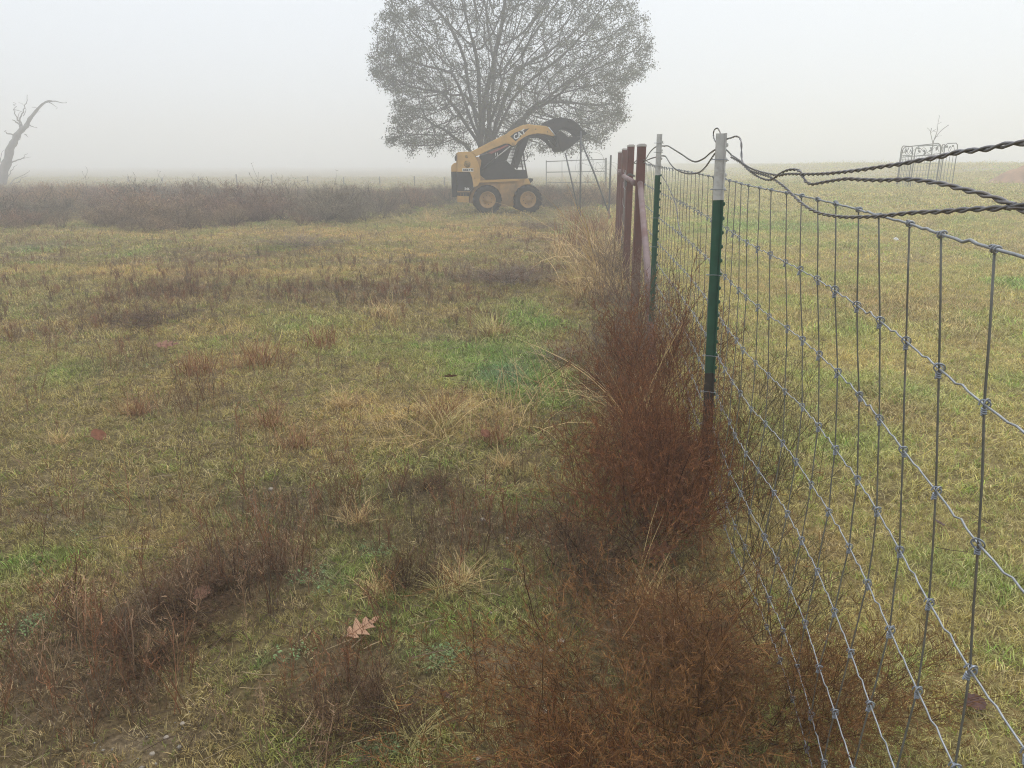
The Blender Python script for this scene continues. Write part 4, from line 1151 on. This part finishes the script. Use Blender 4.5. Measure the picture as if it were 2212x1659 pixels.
# ------------------------------------------------------------------ tree guard with sapling, right
def zoom4(x, y): return (1858.0 + x * 0.15998, 230.0 + y * 0.15998)
G = 32.0 / 22.0
guard = empty('tree_guard', (at(*zoom4(930, 1100), 32).x, 32.0, gz(at(*zoom4(930, 1100), 32).x, 32.0)))
tag(guard, 'decorative metal panel tree guard standing on the misty pasture', 'tree guard')
gl = Vector(guard.location)
LEAFSH = MB().add([(-0.05, 0, 0), (-0.015, 0, 0.022), (0.02, 0, 0.02), (0.055, 0, 0), (0.02, 0, -0.018), (-0.015, 0, -0.022), (0.0, -0.004, 0)], [(0, 1, 6), (1, 2, 6), (2, 3, 6), (3, 4, 6), (4, 5, 6), (5, 0, 6)]).mesh('ornament_leaf', GREYP)
def guard_panel(xa, ya, Da, xb, yb, Db, bars, rail, leaves, low=1115, fine=False):
    Da, Db, rail = 32 + (Da - 22) * G, 32 + (Db - 22) * G, rail * G
    A, B = at(*zoom4(xa, ya), Da), at(*zoom4(xb, yb), Db)
    zb = min(gz(A.x, Da), gz(B.x, Db)) - 0.03
    fr = lambda t, z: A.lerp(B, t).xy.to_3d() + Vector((0, 0, z)) - gl
    za, zb2 = A.z, B.z
    wd = (B.xy - A.xy).length; c = min(0.17, wd * 0.3) / wd
    P = [fr(0, zb), fr(0, za - 0.22), fr(c * 0.25, za - 0.07), fr(c, za), fr(1 - c, zb2), fr(1 - c * 0.25, zb2 - 0.07), fr(1, zb2 - 0.22), fr(1, zb)]
    pn = MB().tube(P, 0.019, 6).obj('panel_frame', GREYP, guard)
    MB().tube([fr(0, za - rail), fr(1, zb2 - rail)], 0.013, 5).obj('panel_rail', GREYP, pn)
    for k in range(bars):
        t = (k + 1) / (bars + 1); zt = za + (zb2 - za) * t - rail
        MB().tube([fr(t, zb + 0.05), fr(t, zt)], 0.007 if fine else 0.010, 4).obj('panel_bar', GREYP, pn)
    if fine:
        for k in range(9): MB().tube([fr(0, zb + 0.145 * k + 0.08), fr(1, zb + 0.145 * k + 0.08)], 0.0055, 3).obj('mesh_wire', GREYP, pn)
    rl = random.Random(xa)
    yaw = math.atan2(B.y - A.y, B.x - A.x)
    Q = [fr(0.06 + 0.88 * k / 8, za + (zb2 - za) * k / 8 - rail * 0.5 + rail * 0.33 * math.sin(k * 1.5 + xa)) for k in range(9)]
    MB().tube(catmull(Q, 4), 0.008, 4).obj('vine_scroll', GREYP, pn)
    for k in range(leaves):
        t = (k + 0.7) / (leaves + 0.4)
        o = link('ornament_leaf', LEAFSH, pn); o.location = fr(t, za + (zb2 - za) * t - rail * rl.uniform(0.25, 0.8)); o.rotation_euler = (0, rl.uniform(-0.9, 0.9), yaw)
        o.scale = (1.9, 1.9, 1.9)
guard_panel(562, 535, 22.5, 718, 540, 21.6, 3, 0.24, 4)
guard_panel(575, 545, 22.6, 1100, 497, 23.0, 12, 0.28, 6, fine=True)
guard_panel(752, 535, 21.5, 1100, 520, 21.9, 0, 0.26, 4)
guard_panel(1105, 520, 22.9, 1150, 510, 22.3, 1, 0.25, 1)
guard_panel(1150, 500, 22.2, 1325, 495, 22.6, 3, 0.27, 4)
sap_b = Vector((at(*zoom4(898, 1100), 32.2).x, 32.2, 0)); sap_b.z = gz(sap_b.x, 32.2)
sap = empty('sapling', sap_b); tag(sap, 'slim bare young tree rising out of the metal tree guard', 'tree')
def z4(*pts): return [at(*zoom4(x, y), 32.2) - sap_b for x, y in pts]
MB().tube([Vector((0, 0, -0.05))] + catmull(z4((905, 1010), (930, 850), (958, 700), (985, 500), (1010, 420), (1040, 335), (1050, 235), (1066, 150)), 3), [0.028 * (1 - 0.85 * k / 22) for k in range(23)], 6).obj('trunk', DEADBARK, sap)
for P, r in ((((983, 500), (962, 410), (953, 350), (965, 290)), 0.008), (((955, 345), (930, 310), (905, 288)), 0.005), (((1000, 450), (1060, 365), (1120, 305), (1195, 250)), 0.009), (((1040, 345), (985, 330), (1020, 312)), 0.004), (((955, 355), (990, 330), (1025, 310)), 0.004),
             (((1045, 240), (1075, 225), (1098, 210)), 0.004), (((1065, 170), (1070, 130), (1062, 115)), 0.004), (((945, 760), (905, 770), (870, 760)), 0.004), (((940, 790), (985, 765), (1035, 770)), 0.004), (((935, 820), (900, 800), (880, 795)), 0.003), (((1010, 420), (1060, 400), (1105, 395)), 0.003), (((960, 690), (1000, 640), (1040, 620)), 0.003)):
    MB().tube(catmull(z4(*P), 3), r * 1.5, 4).obj('branch', DEADBARK, sap)

# reddish dirt mound, far right
mc = at(2232, 392, 35.0); mz = gz(mc.x, 35.0)
V = []; F = []; nr, na = 14, 40
for i in range(nr + 1):
    t = i / nr
    for k in range(na):
        a = 2 * math.pi * k / na
        w_ = 1 + 0.22 * math.sin(2 * a + 1) + 0.12 * math.sin(5 * a)
        x_, y_ = mc.x + 1.75 * t * w_ * math.cos(a), 35.0 + 1.4 * t * w_ * math.sin(a)
        z_ = gz(x_, y_) - 0.04 + 0.85 * (1 - t * t) ** 1.3 * (0.75 + 0.5 * float(fbm(x_, y_, 1.8, 4)))
        V.append((x_, y_, z_))
for i in range(nr):
    for k in range(na):
        k2 = (k + 1) % na; F.append((i * na + k, i * na + k2, (i + 1) * na + k2, (i + 1) * na + k))
mo = MB().add(V, F, True).obj('dirt_mound', mat_plain('red_dirt', (0.42, 0.245, 0.15), 0.95, 0, 0.25, 3, (0.22, 0.13, 0.09), (0.45, 0.7), bump=0.8))
tag(mo, 'reddish heap of dug earth on the pasture at the right edge', 'mound', kind='structure')

# ------------------------------------------------------------------ far fence posts fading in the fog
def far_post(x, y0, D, k):
    p = at(x, y0, D); z0 = gz(p.x, D)
    o = MB().tube([(0, 0, -0.2), (0.0, 0, p.z - z0 - 0.02), (0.005, 0, p.z - z0)], [0.055, 0.045, 0.02], 6).obj('distant_post', DEADBARK)
    o.location = (p.x, D, z0)
    ordn = ['leftmost', 'second from the left', 'third from the left', 'fourth from the left', 'fifth from the left', 'sixth from the left and clearest', 'seventh from the left', 'eighth from the left', 'ninth from the left', 'tenth from the left', 'second nearest the loader', 'nearest the loader'][k]
    tag(o, 'faint far fence post in the fog, ' + ordn, 'post', 'far fence posts in the fog')
for k, (x, y, D) in enumerate([(132, 396, 62), (205, 393, 62), (276, 381, 60), (350, 383, 58), (428, 381, 56), (510, 376, 48), (586, 377, 52), (664, 380, 52), (742, 382, 52), (820, 381, 52), (895, 380, 50), (960, 383, 50)]):
    far_post(x, y, D, k)
# ------------------------------------------------------------------ twiggy bushes
def bush_mesh(name, seed, stems, lv1, lv2, lv3, tilt, mat, wid=0.0024, tip=(0.02, 0.06)):
    """unit bush: about 1 high and 1.2 wide, made of fine forked twigs"""
    rg = random.Random(seed); V = []; F = []; sh = []
    def rib(P, w0, w1, s):
        n = len(P); sd = Vector((rg.gauss(0, 1), rg.gauss(0, 1), rg.gauss(0, 0.5))).normalized(); o = len(V)
        for i, p in enumerate(P):
            k = 0.5 * (w0 + (w1 - w0) * i / (n - 1)); V.append(tuple(p - sd * k)); V.append(tuple(p + sd * k)); sh.extend([(s, s, s)] * 2)
        for i in range(n - 1): F.append((o + 2 * i, o + 2 * i + 1, o + 2 * i + 3, o + 2 * i + 2))
    def walk(p, d_, L_, n, wob, up):
        P = [p.copy()]
        for k in range(n):
            d_ = (d_ + Vector((rg.gauss(0, wob), rg.gauss(0, wob), rg.gauss(0, wob) + up))).normalized()
            p = p + d_ * (L_ / n); P.append(p.copy())
        return P
    def branch_dir(t, ang):
        a = rg.random() * 6.283; u = t.orthogonal().normalized(); w = t.cross(u)
        return (t * math.cos(ang) + (u * math.cos(a) + w * math.sin(a)) * math.sin(ang)).normalized()
    for s in range(stems):
        az = rg.random() * 6.283; tl = tilt * math.sqrt(rg.random())
        p = Vector((rg.gauss(0, 0.06), rg.gauss(0, 0.06), -0.02))
        P0 = walk(p, Vector((math.sin(tl) * math.cos(az), math.sin(tl) * math.sin(az), math.cos(tl))), rg.uniform(0.6, 0.95), 6, 0.13, 0.03)
        rib(P0, wid * 3.2, wid * 1.4, rg.uniform(0, 0.3))
        for i in range(lv1):
            k = rg.choice((1, 2, 2, 3, 3, 4, 4, 5)); o = P0[k].lerp(P0[k + 1], rg.random()); t = (P0[k + 1] - P0[k]).normalized()
            P1 = walk(o, branch_dir(t, rg.uniform(0.35, 0.9)), rg.uniform(0.18, 0.42), 4, 0.2, 0.06)
            rib(P1, wid * 1.6, wid, rg.uniform(0.05, 0.5))
            for j in range(lv2):
                k = rg.choice((0, 1, 2, 3, 3)); o = P1[k].lerp(P1[k + 1], rg.random()); t = (P1[k + 1] - P1[k]).normalized()
                P2 = walk(o, branch_dir(t, rg.uniform(0.4, 1.0)), rg.uniform(0.07, 0.17), 2, 0.3, 0.04)
                rib(P2, wid * 1.1, wid * 0.8, rg.uniform(0.1, 0.7))
                for q in range(lv3):
                    o = P2[1].lerp(P2[2], rg.random()); t = (P2[2] - P2[1]).normalized()
                    e = o + branch_dir(t, rg.uniform(0.3, 1.2)) * rg.uniform(*tip)
                    rib([o, e], wid, wid * 0.7, min(1.0, max(0.0, rg.gauss(0.5, 0.3))))
    me = bpy.data.meshes.new(name); me.from_pydata(V, [], F); me.materials.append(mat); shade_attr(me, sh)
    return me
RUST = mat_twig('rust_twig', (0.042, 0.014, 0.006), (0.39, 0.155, 0.055))
RUST2 = mat_twig('russet_olive_twig', (0.032, 0.013, 0.005), (0.31, 0.145, 0.045))
DARKT = mat_twig('dark_twig', (0.025, 0.012, 0.006), (0.21, 0.115, 0.055))
GREYT = mat_twig('grey_twig', (0.10, 0.07, 0.052), (0.34, 0.24, 0.17))
OLIVT = mat_twig('olive_twig', (0.05, 0.04, 0.022), (0.19, 0.14, 0.06))
BM_R = [bush_mesh('twig_mass', 100 + k, 30, 12, 7, 8, 1.2, RUST, 0.0028, (0.014, 0.042)) for k in range(2)]
BM_O = bush_mesh('twig_mass', 120, 30, 13, 8, 9, 1.2, RUST2, 0.0020, (0.011, 0.036))
BM_G = bush_mesh('twig_mass', 130, 22, 10, 5, 3, 0.8, GREYT, 0.0028)
BM_D = bush_mesh('twig_mass', 140, 26, 8, 5, 3, 1.3, DARKT, 0.0045)
BM_W = bush_mesh('twig_mass', 150, 10, 9, 5, 3, 0.6, OLIVT, 0.0022)
def bush(name, label, me, D, X, h, r, rz=0.0, cat='bush', group='brown twiggy bushes along the fence'):
    o = link(name, me); o.location = (X, D, gz(X, D)); o.scale = (r / 0.62, r / 0.62, h / 0.95); o.rotation_euler = (0, 0, rz)
    return tag(o, label, cat, group)
bush('twiggy_bush', 'large russet twiggy bush filling the bottom right foreground', BM_O, 1.42, 0.40, 0.52, 0.50)
bush('twiggy_bush', 'russet bush at the bottom edge, just left of the largest one', BM_R[1], 1.28, 0.18, 0.28, 0.24, 1.1)
bush('twiggy_bush', 'loose russet bush leaning through the mesh low at the right', BM_O, 1.62, 0.66, 0.40, 0.30, 2.0)
bush('twiggy_bush', 'dense dark rust bush in front of the nearest green post', BM_R[0], 2.62, 0.52, 0.60, 0.36, 0.4)
bush('twiggy_bush', 'rust bush right against the foot of the nearest green post', BM_R[1], 2.85, 0.70, 0.60, 0.24, 2.2)
bush('twiggy_bush', 'rust bush filling the gap under the blond stalks', BM_R[0], 3.15, 0.58, 0.52, 0.30, 3.0)
bush('twiggy_bush', 'brown rounded bush behind the blond arching stalks', BM_R[1], 4.0, 0.76, 0.80, 0.42, 4.1)
bush('twiggy_bush', 'dark low bush left of the big rust bush', BM_D, 2.35, 0.24, 0.26, 0.24, 0.3)
bush('twiggy_bush', 'low brown bush between the big rust bush and the largest foreground bush', BM_R[1], 1.9, 0.50, 0.20, 0.2, 5.2)
bush('twiggy_bush', 'grey brown bush at the foot of the sloping pink brace', BM_G, 5.6, 0.98, 0.66, 0.40, 1.2)
bush('twiggy_bush', 'grey bush round the base of the nearest red post', BM_G, 6.9, 1.10, 0.70, 0.42, 2.7)
bush('twiggy_bush', 'grey brown bush left of the farther green post', BM_G, 4.8, 0.72, 0.55, 0.34, 3.9)
bush('twiggy_bush', 'dim bush at the foot of the farther red posts', BM_G, 9.6, 1.22, 0.62, 0.5, 5.5)
bush('wispy_shrub', 'wispy olive shrub just right of the nearest green post', BM_W, 2.55, 0.90, 0.72, 0.30, 0.5, 'shrub', 'wispy shrubs on the pasture side')
bush('wispy_shrub', 'thin olive shrub behind the mesh beside the nearest post', BM_W, 3.4, 1.08, 0.66, 0.34, 1.9, 'shrub', 'wispy shrubs on the pasture side')
bush('wispy_shrub', 'wispy olive shrub poking through the mesh above the largest foreground bush', BM_W, 1.95, 0.74, 0.42, 0.34, 3.3, 'shrub', 'wispy shrubs on the pasture side')
bush('wispy_shrub', 'faint wispy shrub behind the mesh near the farther green post', BM_W, 4.6, 1.2, 0.5, 0.32, 4.4, 'shrub', 'wispy shrubs on the pasture side')
for (x, y, h, r, lb) in ((505, 1262, 0.13, 0.20, 'dark low weed clump above the brown oak leaf at lower left'), (400, 1330, 0.12, 0.20, 'dark weed clump left of the brown oak leaf'), (815, 1560, 0.12, 0.15, 'dark wiry weed clump below the tan oak leaf'),
                         (872, 1275, 0.16, 0.11, 'small dark weed clump between two blond tufts'), (290, 1440, 0.12, 0.18, 'dark reddish weed clump near the lower left corner'), (720, 1590, 0.10, 0.16, 'low dark weed clump near the bottom edge'),
                         (920, 1058, 0.07, 0.14, 'flat dark weed mat in the middle of the field'), (1090, 612, 0.22, 0.75, 'dark flattened weed patch below the loader'), (650, 535, 0.2, 1.0, 'long dark weed patch left of centre in the middle distance'),
                         (1205, 775, 0.10, 0.24, 'grey flattened weed heap beside the bright green grass'), (1165, 498, 0.25, 0.6, 'dark weed patch in front of the loader wheels'), (330, 700, 0.10, 0.5, 'dark flat weed patch far left of the green path')):
    p = ground_at(x, y)
    bush('weed_clump', lb, BM_D if h < 0.2 and y != 775 else BM_G, p.y, p.x, h, r, x * 0.37, 'weeds', 'dark weed clumps on the rough field')

# tall weed thicket behind the field, left of the loader
SHB = [bush_mesh('thicket_shape', 300 + k, 16, 9, 5, 3, 1.0, PLANT, 0.006) for k in range(4)]
n = 1700
x = NR.uniform(-40, 3.5, n); y = 16.0 + 22 * NR.random(n) ** 1.35
edge = 16.2 + 5.5 * (fbm(x, 0 * x, 0.3, 3) - 0.42) + np.where(x > -3.4, 7.2 * sst(-3.4, -1.8, x), 0) + 0.6 * sst(-8, -3, x)
k = (y > edge + 1.8 * NR.random(n) ** 2) & (np.abs(x) < 0.72 * y + 2) & ~((np.abs(x + 0.2) < 2.4) & (y > 20.5) & (y < 24.2)) & ~((x > 2.0) & (y < 24))
x, y = x[k], y[k]
hh = 1.3 * (0.20 + 0.42 * NR.random(len(x)) ** 2 + 0.42 * np.clip(fbm(x, y, 0.16, 3) - 0.3, 0, 1) * 1.6) * (0.6 + 0.45 * sst(0, 4, y - edge[k])) * (1 - 0.35 * sst(24, 33, y))
rr2 = hh * (0.9 + 0.7 * NR.random(len(x)))
c1, c2, c3 = np.array([[0.62, 0.36, 0.22]]), np.array([[0.48, 0.37, 0.235]]), np.array([[0.68, 0.46, 0.26]])
q = fbm(x + 50, y, 0.3, 3)[:, None]
t = np.where(q < 0.42, c2, np.where(q < 0.6, c1, c3)) * (0.75 + 0.6 * NR.random(len(x)))[:, None]
scatter('weed_thicket', 'brown grey thicket of tall dead weeds between the field and the fog', 'weeds', np.stack([x, y, height(x, y)], 1), np.stack([rr2, rr2, hh], 1), t, SHB, 0.08)
# single taller stalks standing out of the thicket
SHT = [make_weed(rng, 1.0, 1, 0.013, 9, 0.1) for _ in range(4)]
n = 16
x = NR.uniform(-24, 5, n); y = NR.uniform(16, 30, n); k = (np.abs(x) < 0.7 * y) & ~((x > -2.6) & (y < 23.5)) & ~((x > 2.2) & (y < 24.5)); x, y = x[k], y[k]
scatter('tall_weed_stalks', 'sparse tall dead stalks standing above the thicket', 'weeds', np.stack([x, y, height(x, y)], 1), 0.7 + 0.55 * NR.random(len(x)), np.array([[0.09, 0.07, 0.06]]) * np.ones((len(x), 1)), SHT, 0.07)

# ------------------------------------------------------------------ blond grass tussocks
STRAW = mat_twig('straw_blade', (0.36, 0.23, 0.10), (0.78, 0.57, 0.27))
RUSTG = mat_twig('rust_grass_blade', (0.20, 0.09, 0.04), (0.46, 0.25, 0.115))
PALEG = mat_twig('pale_green_straw', (0.32, 0.27, 0.10), (0.66, 0.55, 0.24))
def tussock(seed, n, h, lean_, curl, w, mat, rad=0.03, bias=None):
    rg = random.Random(seed); mb = MB(); sh = []
    for _ in range(n):
        az = rg.random() * 6.283 if bias is None else rg.gauss(bias, 0.55); tl = lean_ * (0.15 + 0.85 * rg.random()); L_ = h * rg.uniform(0.45, 1.15); cu = curl * rg.uniform(0.2, 1.3)
        p = Vector((rg.gauss(0, rad), rg.gauss(0, rad), -0.01)); P = [p.copy()]
        for k in range(6):
            p = p + Vector((math.sin(tl) * math.cos(az), math.sin(tl) * math.sin(az), math.cos(tl))) * L_ / 6; p.z = max(p.z, 0.006 + 0.003 * rg.random()); P.append(p.copy()); tl += cu / 6; az += rg.gauss(0, 0.06)
        sd = Vector((-math.sin(az), math.cos(az), rg.uniform(-0.4, 0.4))).normalized()
        ww = w * rg.uniform(0.6, 1.2)
        mb.ribbon(P, [ww * q for q in (0.5, 0.5, 0.48, 0.42, 0.34, 0.22, 0.05)], sd); sh += [(rg.random(),) * 3] * 14
    me = mb.mesh('tussock_blades', mat); shade_attr(me, sh); return me
TS = {'straw': tussock(1, 90, 0.20, 1.0, 0.9, 0.0028, STRAW), 'rust': tussock(2, 150, 0.24, 0.95, 0.8, 0.0028, RUSTG, 0.05), 'pale': tussock(3, 70, 0.30, 1.15, 1.0, 0.003, PALEG, 0.04),
      'flat': tussock(4, 60, 0.42, 1.35, 0.7, 0.003, STRAW, 0.08), 'long': tussock(5, 16, 0.75, 0.75, 1.5, 0.0052, STRAW, 0.04, math.pi), 'up': tussock(6, 14, 0.55, 0.5, 0.6, 0.0052, STRAW, 0.04), 'far': tussock(7, 120, 0.30, 0.9, 0.7, 0.005, STRAW, 0.08),
      'farrust': tussock(8, 120, 0.34, 0.8, 0.6, 0.006, RUSTG, 0.10)}
def tuft(kind, x, y, s, label, rz=0.0, cat='grass tuft'):
    p = ground_at(x, y)
    o = link('grass_tussock', TS[kind]); o.location = (p.x, p.y, p.z); o.scale = (s * 1.2, s * 1.2, s * 1.15); o.rotation_euler = (0, 0, rz)
    return tag(o, label, cat, 'dry grass tussocks')
for a_ in (('straw', 772, 1130, 0.62, 'small straw coloured tuft alone on bare ground below the field centre', 0),
           ('rust', 950, 905, 0.85, 'large rust and straw tussock left of the blue green patch', 1), ('pale', 960, 925, 1.0, 'pale sprawling grass around the large rust tussock', 2), ('flat', 930, 960, 0.9, 'flattened straw below the large rust tussock', 0.5),
           ('straw', 740, 880, 0.85, 'straw tussock left of the large rust tussock', 1.3), ('rust', 575, 925, 0.75, 'rust tussock left of centre, mid field', 2.2), ('rust', 640, 970, 0.7, 'rust tussock right of another rust one, mid field', 3.2),
           ('straw', 1070, 725, 1.1, 'upright straw tuft above the bright green grass', 0.7), ('pale', 1060, 730, 1.2, 'pale grass spreading around the upright straw tuft', 0.3), ('flat', 1110, 905, 0.9, 'long pale stems lying over the green grass', 2.6), ('flat', 1190, 860, 1.0, 'long blond stems bending left from the rust bush', 3.4),
           ('straw', 1090, 1010, 0.6, 'short blond tuft at the lower edge of the green path', 1), ('straw', 1000, 1265, 0.62, 'blond tuft right of the small dark clump', 2.4), ('straw', 815, 1285, 0.55, 'yellowish tuft left of the small dark clump', 0.9), ('pale', 960, 1290, 0.5, 'sparse pale grass between the dark clump and blond tuft', 1.4),
           ('pale', 900, 1600, 0.5, 'pale grass tuft at the bottom centre', 2), ('straw', 700, 1570, 0.4, 'little straw tuft near the bottom edge', 2.1), ('up', 1385, 1275, 0.48, 'curly blond stalks in front of the russet bushes', 0.5), ('straw', 1405, 1310, 0.8, 'straw tuft at the foot of the curly blond stalks', 2.9),
           ('rust', 1060, 960, 0.7, 'rusty tuft right below the flattened straw', 1.9), ('rust', 300, 895, 0.7, 'reddish tuft at left of the field', 0.2), ('straw', 130, 960, 0.6, 'yellow tuft near the left edge', 1.7), ('farrust', 430, 810, 0.6, 'brown tuft far left of the green path', 2.5), ('farrust', 560, 790, 0.7, 'wiry brown tussock left of the green path', 1.5),
           ('far', 830, 690, 0.8, 'straw tuft in the middle distance below the dark band', 0.4), ('farrust', 700, 750, 0.6, 'faded rusty tuft in the middle distance', 2.8), ('straw', 1420, 1040, 0.3, 'tiny straw tuft lost beside the rust bush', 1),
           ('up', 1392, 955, 1.2, 'tall blond stalks left of the brown rounded bush', 0.2), ('up', 1465, 930, 1.0, 'tall blond stalks leaning right behind the rust bush', 3.6), ('long', 1375, 965, 1.0, 'long blond stalks arching left over the green grass', 0.1), ('long', 1330, 640, 1.3, 'long arching straw left of the grey bushes', 0.3),
           ('far', 1300, 600, 1.9, 'blond grass mass left of the red posts', 1), ('far', 1325, 640, 1.5, 'blond grass heap beside the grey bushes', 2.2), ('far', 1335, 575, 2.0, 'dense pale grass against the nearest red post', 0.4), ('long', 1290, 610, 2.0, 'straw stems bent left across the path top', 0.5), ('farrust', 1260, 535, 1.8, 'tan grass clump between loader and red posts', 2.0), ('far', 1220, 560, 1.5, 'pale grass spread left of the blond mass', 1.5), ('rust', 1440, 740, 0.9, 'rusty grass in front of the brown rounded bush', 1.1), ('far', 1270, 640, 1.2, 'blond grass clump at the edge of the green path top', 2), ('far', 1310, 545, 1.5, 'tall pale grass before the red posts', 3), ('long', 1300, 570, 1.6, 'windblown straw arching left of the red posts', 0), ('farrust', 1290, 500, 1.6, 'brownish tall grass near the braced pole', 4), ('far', 1330, 505, 1.6, 'pale tall grass at the farthest red post', 5),
           ('farrust', 1240, 480, 1.5, 'brownish grass right of the loader front wheel', 0.6), ('far', 1060, 480, 1.1, 'short pale grass under the loader', 0.6), ('far', 930, 480, 1.3, 'pale grass left behind the loader', 1.6)):
    tuft(*a_)

# ------------------------------------------------------------------ fallen oak leaves
def leaf_outline(kind):
    if kind == 'lobed':
        half = [(0.0, 0.0), (0.012, 0.006), (0.022, 0.024), (0.036, 0.030), (0.030, 0.018), (0.034, 0.010), (0.052, 0.030), (0.070, 0.046), (0.064, 0.024), (0.068, 0.011), (0.086, 0.024), (0.103, 0.030), (0.096, 0.014), (0.106, 0.008), (0.122, 0.010), (0.135, 0.0)]
    else:
        half = [(0.0, 0.0), (0.008, 0.008), (0.018, 0.022), (0.030, 0.026), (0.040, 0.034), (0.050, 0.030), (0.060, 0.036), (0.072, 0.026), (0.082, 0.024), (0.092, 0.010), (0.10, 0.0)]
    return half
def oak_leaf(label, x, y, kind, mat, s, rz, tilt=(0.2, 0.1), lift=0.03, curl=0.25):
    p = ground_at(x, y)
    t = empty('oak_leaf', (p.x, p.y, p.z + lift), rz, tilt[0], tilt[1]); t.scale = (s, s, s)
    tag(t, label, 'leaf', 'fallen oak leaves')
    H = leaf_outline(kind); n = len(H)
    z = lambda a, b_: curl * (b_ * b_ * 9 - 0.010 + 0.8 * (a - 0.06) ** 2 * 3) + 0.0025 * math.sin(a * 160)
    V = [(a, 0, z(a, 0)) for a, _ in H] + [(a, b_, z(a, b_)) for a, b_ in H] + [(a, -b_ * 0.92, z(a, b_)) for a, b_ in H]
    F = []
    for i in range(n - 1):
        F += [(i, i + 1, n + i + 1, n + i), (i, 2 * n + i, 2 * n + i + 1, i + 1)]
    V2 = [(a, b_, c - 0.0008) for a, b_, c in V]
    o = len(V)
    MB().add(V + V2, F + [tuple(k + o for k in f[::-1]) for f in F], True).obj('blade', mat, t)
    mb = MB(); mb.tube([(-0.035, 0.004, 0.002), (-0.015, 0.001, z(0, 0) + 0.001)] + [(a, 0, z(a, 0) + 0.0008) for a, _ in H[::2]], [0.0011, 0.0012] + [0.001 * (1 - 0.7 * k / len(H[::2])) for k in range(len(H[::2]))], 4)
    mb.obj('stalk', VEIN, t)
oak_leaf('tan lobed oak leaf lying on the grass at lower centre', 748, 1398, 'lobed', LEAFTAN, 0.88, math.radians(42), (0.35, -0.15), 0.035)
oak_leaf('brown rounded oak leaf at lower left below a dark weed clump', 455, 1292, 'round', LEAFBROWN, 0.75, math.radians(255), (-0.35, 0.1), 0.05)
oak_leaf('russet leaf standing on edge near the left side of the field', 198, 962, 'round', LEAFRED, 1.1, math.radians(75), (0.9, 0.2), 0.05)
oak_leaf('rusty leaf far left in the middle distance', 335, 762, 'lobed', LEAFBROWN, 1.3, math.radians(20), (0.4, 0), 0.06)
oak_leaf('reddish leaf among the twigs right of the curly blond stalks', 1385, 1226, 'lobed', LEAFRED, 1.0, math.radians(10), (0.4, -0.1), 0.06)
oak_leaf('second reddish leaf tucked behind the curly blond stalks', 1415, 1236, 'round', LEAFRED, 0.9, math.radians(120), (0.3, 0.2), 0.05)
oak_leaf('dull grey brown leaf beside the rust bush on the green path', 1280, 815, 'round', LEAFBROWN, 0.85, math.radians(200), (0.4, 0), 0.05)
oak_leaf('bright russet leaf on the large rust tussock', 990, 850, 'lobed', LEAFRED, 0.8, math.radians(160), (0.5, 0.2), 0.12)
oak_leaf('russet leaf below the large rust tussock', 1040, 965, 'round', LEAFRED, 0.8, math.radians(60), (0.6, 0), 0.06)
oak_leaf('dark curled leaf on the ground at bottom centre', 966, 1528, 'round', LEAFDARK, 0.6, math.radians(100), (0.5, 0.3), 0.03, 0.6)
oak_leaf('dark wet leaf on the pasture at bottom right behind the mesh', 2085, 1545, 'round', LEAFDARK, 0.8, math.radians(30), (0.3, 0.1), 0.03)
oak_leaf('small dark leaf on the pasture right of centre behind the mesh', 2033, 1160, 'round', LEAFDARK, 0.6, math.radians(80), (0.4, 0.1), 0.05)
oak_leaf('dark blackish leaf right of the blond tuft', 1110, 1250, 'round', LEAFDARK, 0.5, math.radians(140), (0.3, 0.1), 0.03)

# ------------------------------------------------------------------ loose pale stones
def pebble(label, x, y, r, lift=0.006):
    p = ground_at(x, y); mb = MB(); V = []; F = []; rg = random.Random(int(x * 7 + y)); na, nb = 10, 6
    for i in range(nb + 1):
        th = math.pi * i / nb
        for k in range(na):
            a = 2 * math.pi * k / na; q = r * rg.uniform(0.85, 1.12)
            V.append((q * 1.15 * math.sin(th) * math.cos(a), q * math.sin(th) * math.sin(a), q * 0.75 * math.cos(th)))
    for i in range(nb):
        for k in range(na): F.append((i * na + k, i * na + (k + 1) % na, (i + 1) * na + (k + 1) % na, (i + 1) * na + k))
    o = mb.add(V, F, True).obj('pebble', STONE); o.location = (p.x, p.y, p.z + lift + r * 0.3)
    return tag(o, label, 'stone', 'loose pebbles in the field')
for a_ in ((1213, 1395, 0.0105, 'round whitish pebble left of the largest russet bush', 0.012), (1190, 1413, 0.006, 'small pebble just left below the round whitish one', 0.01), (1043, 1131, 0.0105, 'whitish pebble below the green path', 0.014), (586, 1067, 0.010, 'pale pebble left of centre in the field', 0.02),
           (1037, 1652, 0.0085, 'pale pebble at the bottom edge of the picture', 0.012), (1178, 1548, 0.0075, 'pale pebble above the bottom edge near the russet bush', 0.012), (1176, 1520, 0.006, 'little pebble above another near the russet bush', 0.01), (360, 1600, 0.006, 'tan pebble among gravel near the bottom left', 0.008), (395, 1570, 0.006, 'small tan pebble among gravel at lower left', 0.008),
           (330, 1635, 0.006, 'yellowish pebble close to the bottom left edge', 0.008), (1095, 1170, 0.006, 'tiny pale pebble below the whitish one', 0.012), (1186, 1280, 0.008, 'pale pebble on bare soil right of the blond tuft', 0.01), (1060, 1330, 0.005, 'tiny pebble on the turf above the bare patch', 0.01)):
    pebble(a_[0], a_[1], a_[2], a_[3]) if False else pebble(a_[3], a_[0], a_[1], a_[2], a_[4])
p = ground_at(1935, 522)
o = MB().add([(-0.05, 0, 0.02), (0.04, -0.02, 0.03), (0.055, 0.03, 0.05), (0.0, 0.05, 0.07), (-0.04, 0.03, 0.045), (0.01, 0.01, 0.075)], [(0, 1, 5), (1, 2, 5), (2, 3, 5), (3, 4, 5), (4, 0, 5)]).obj('paper_scrap', WHITEM)
o.location = p; tag(o, 'small white crumpled scrap on the pasture behind the wires', 'litter')
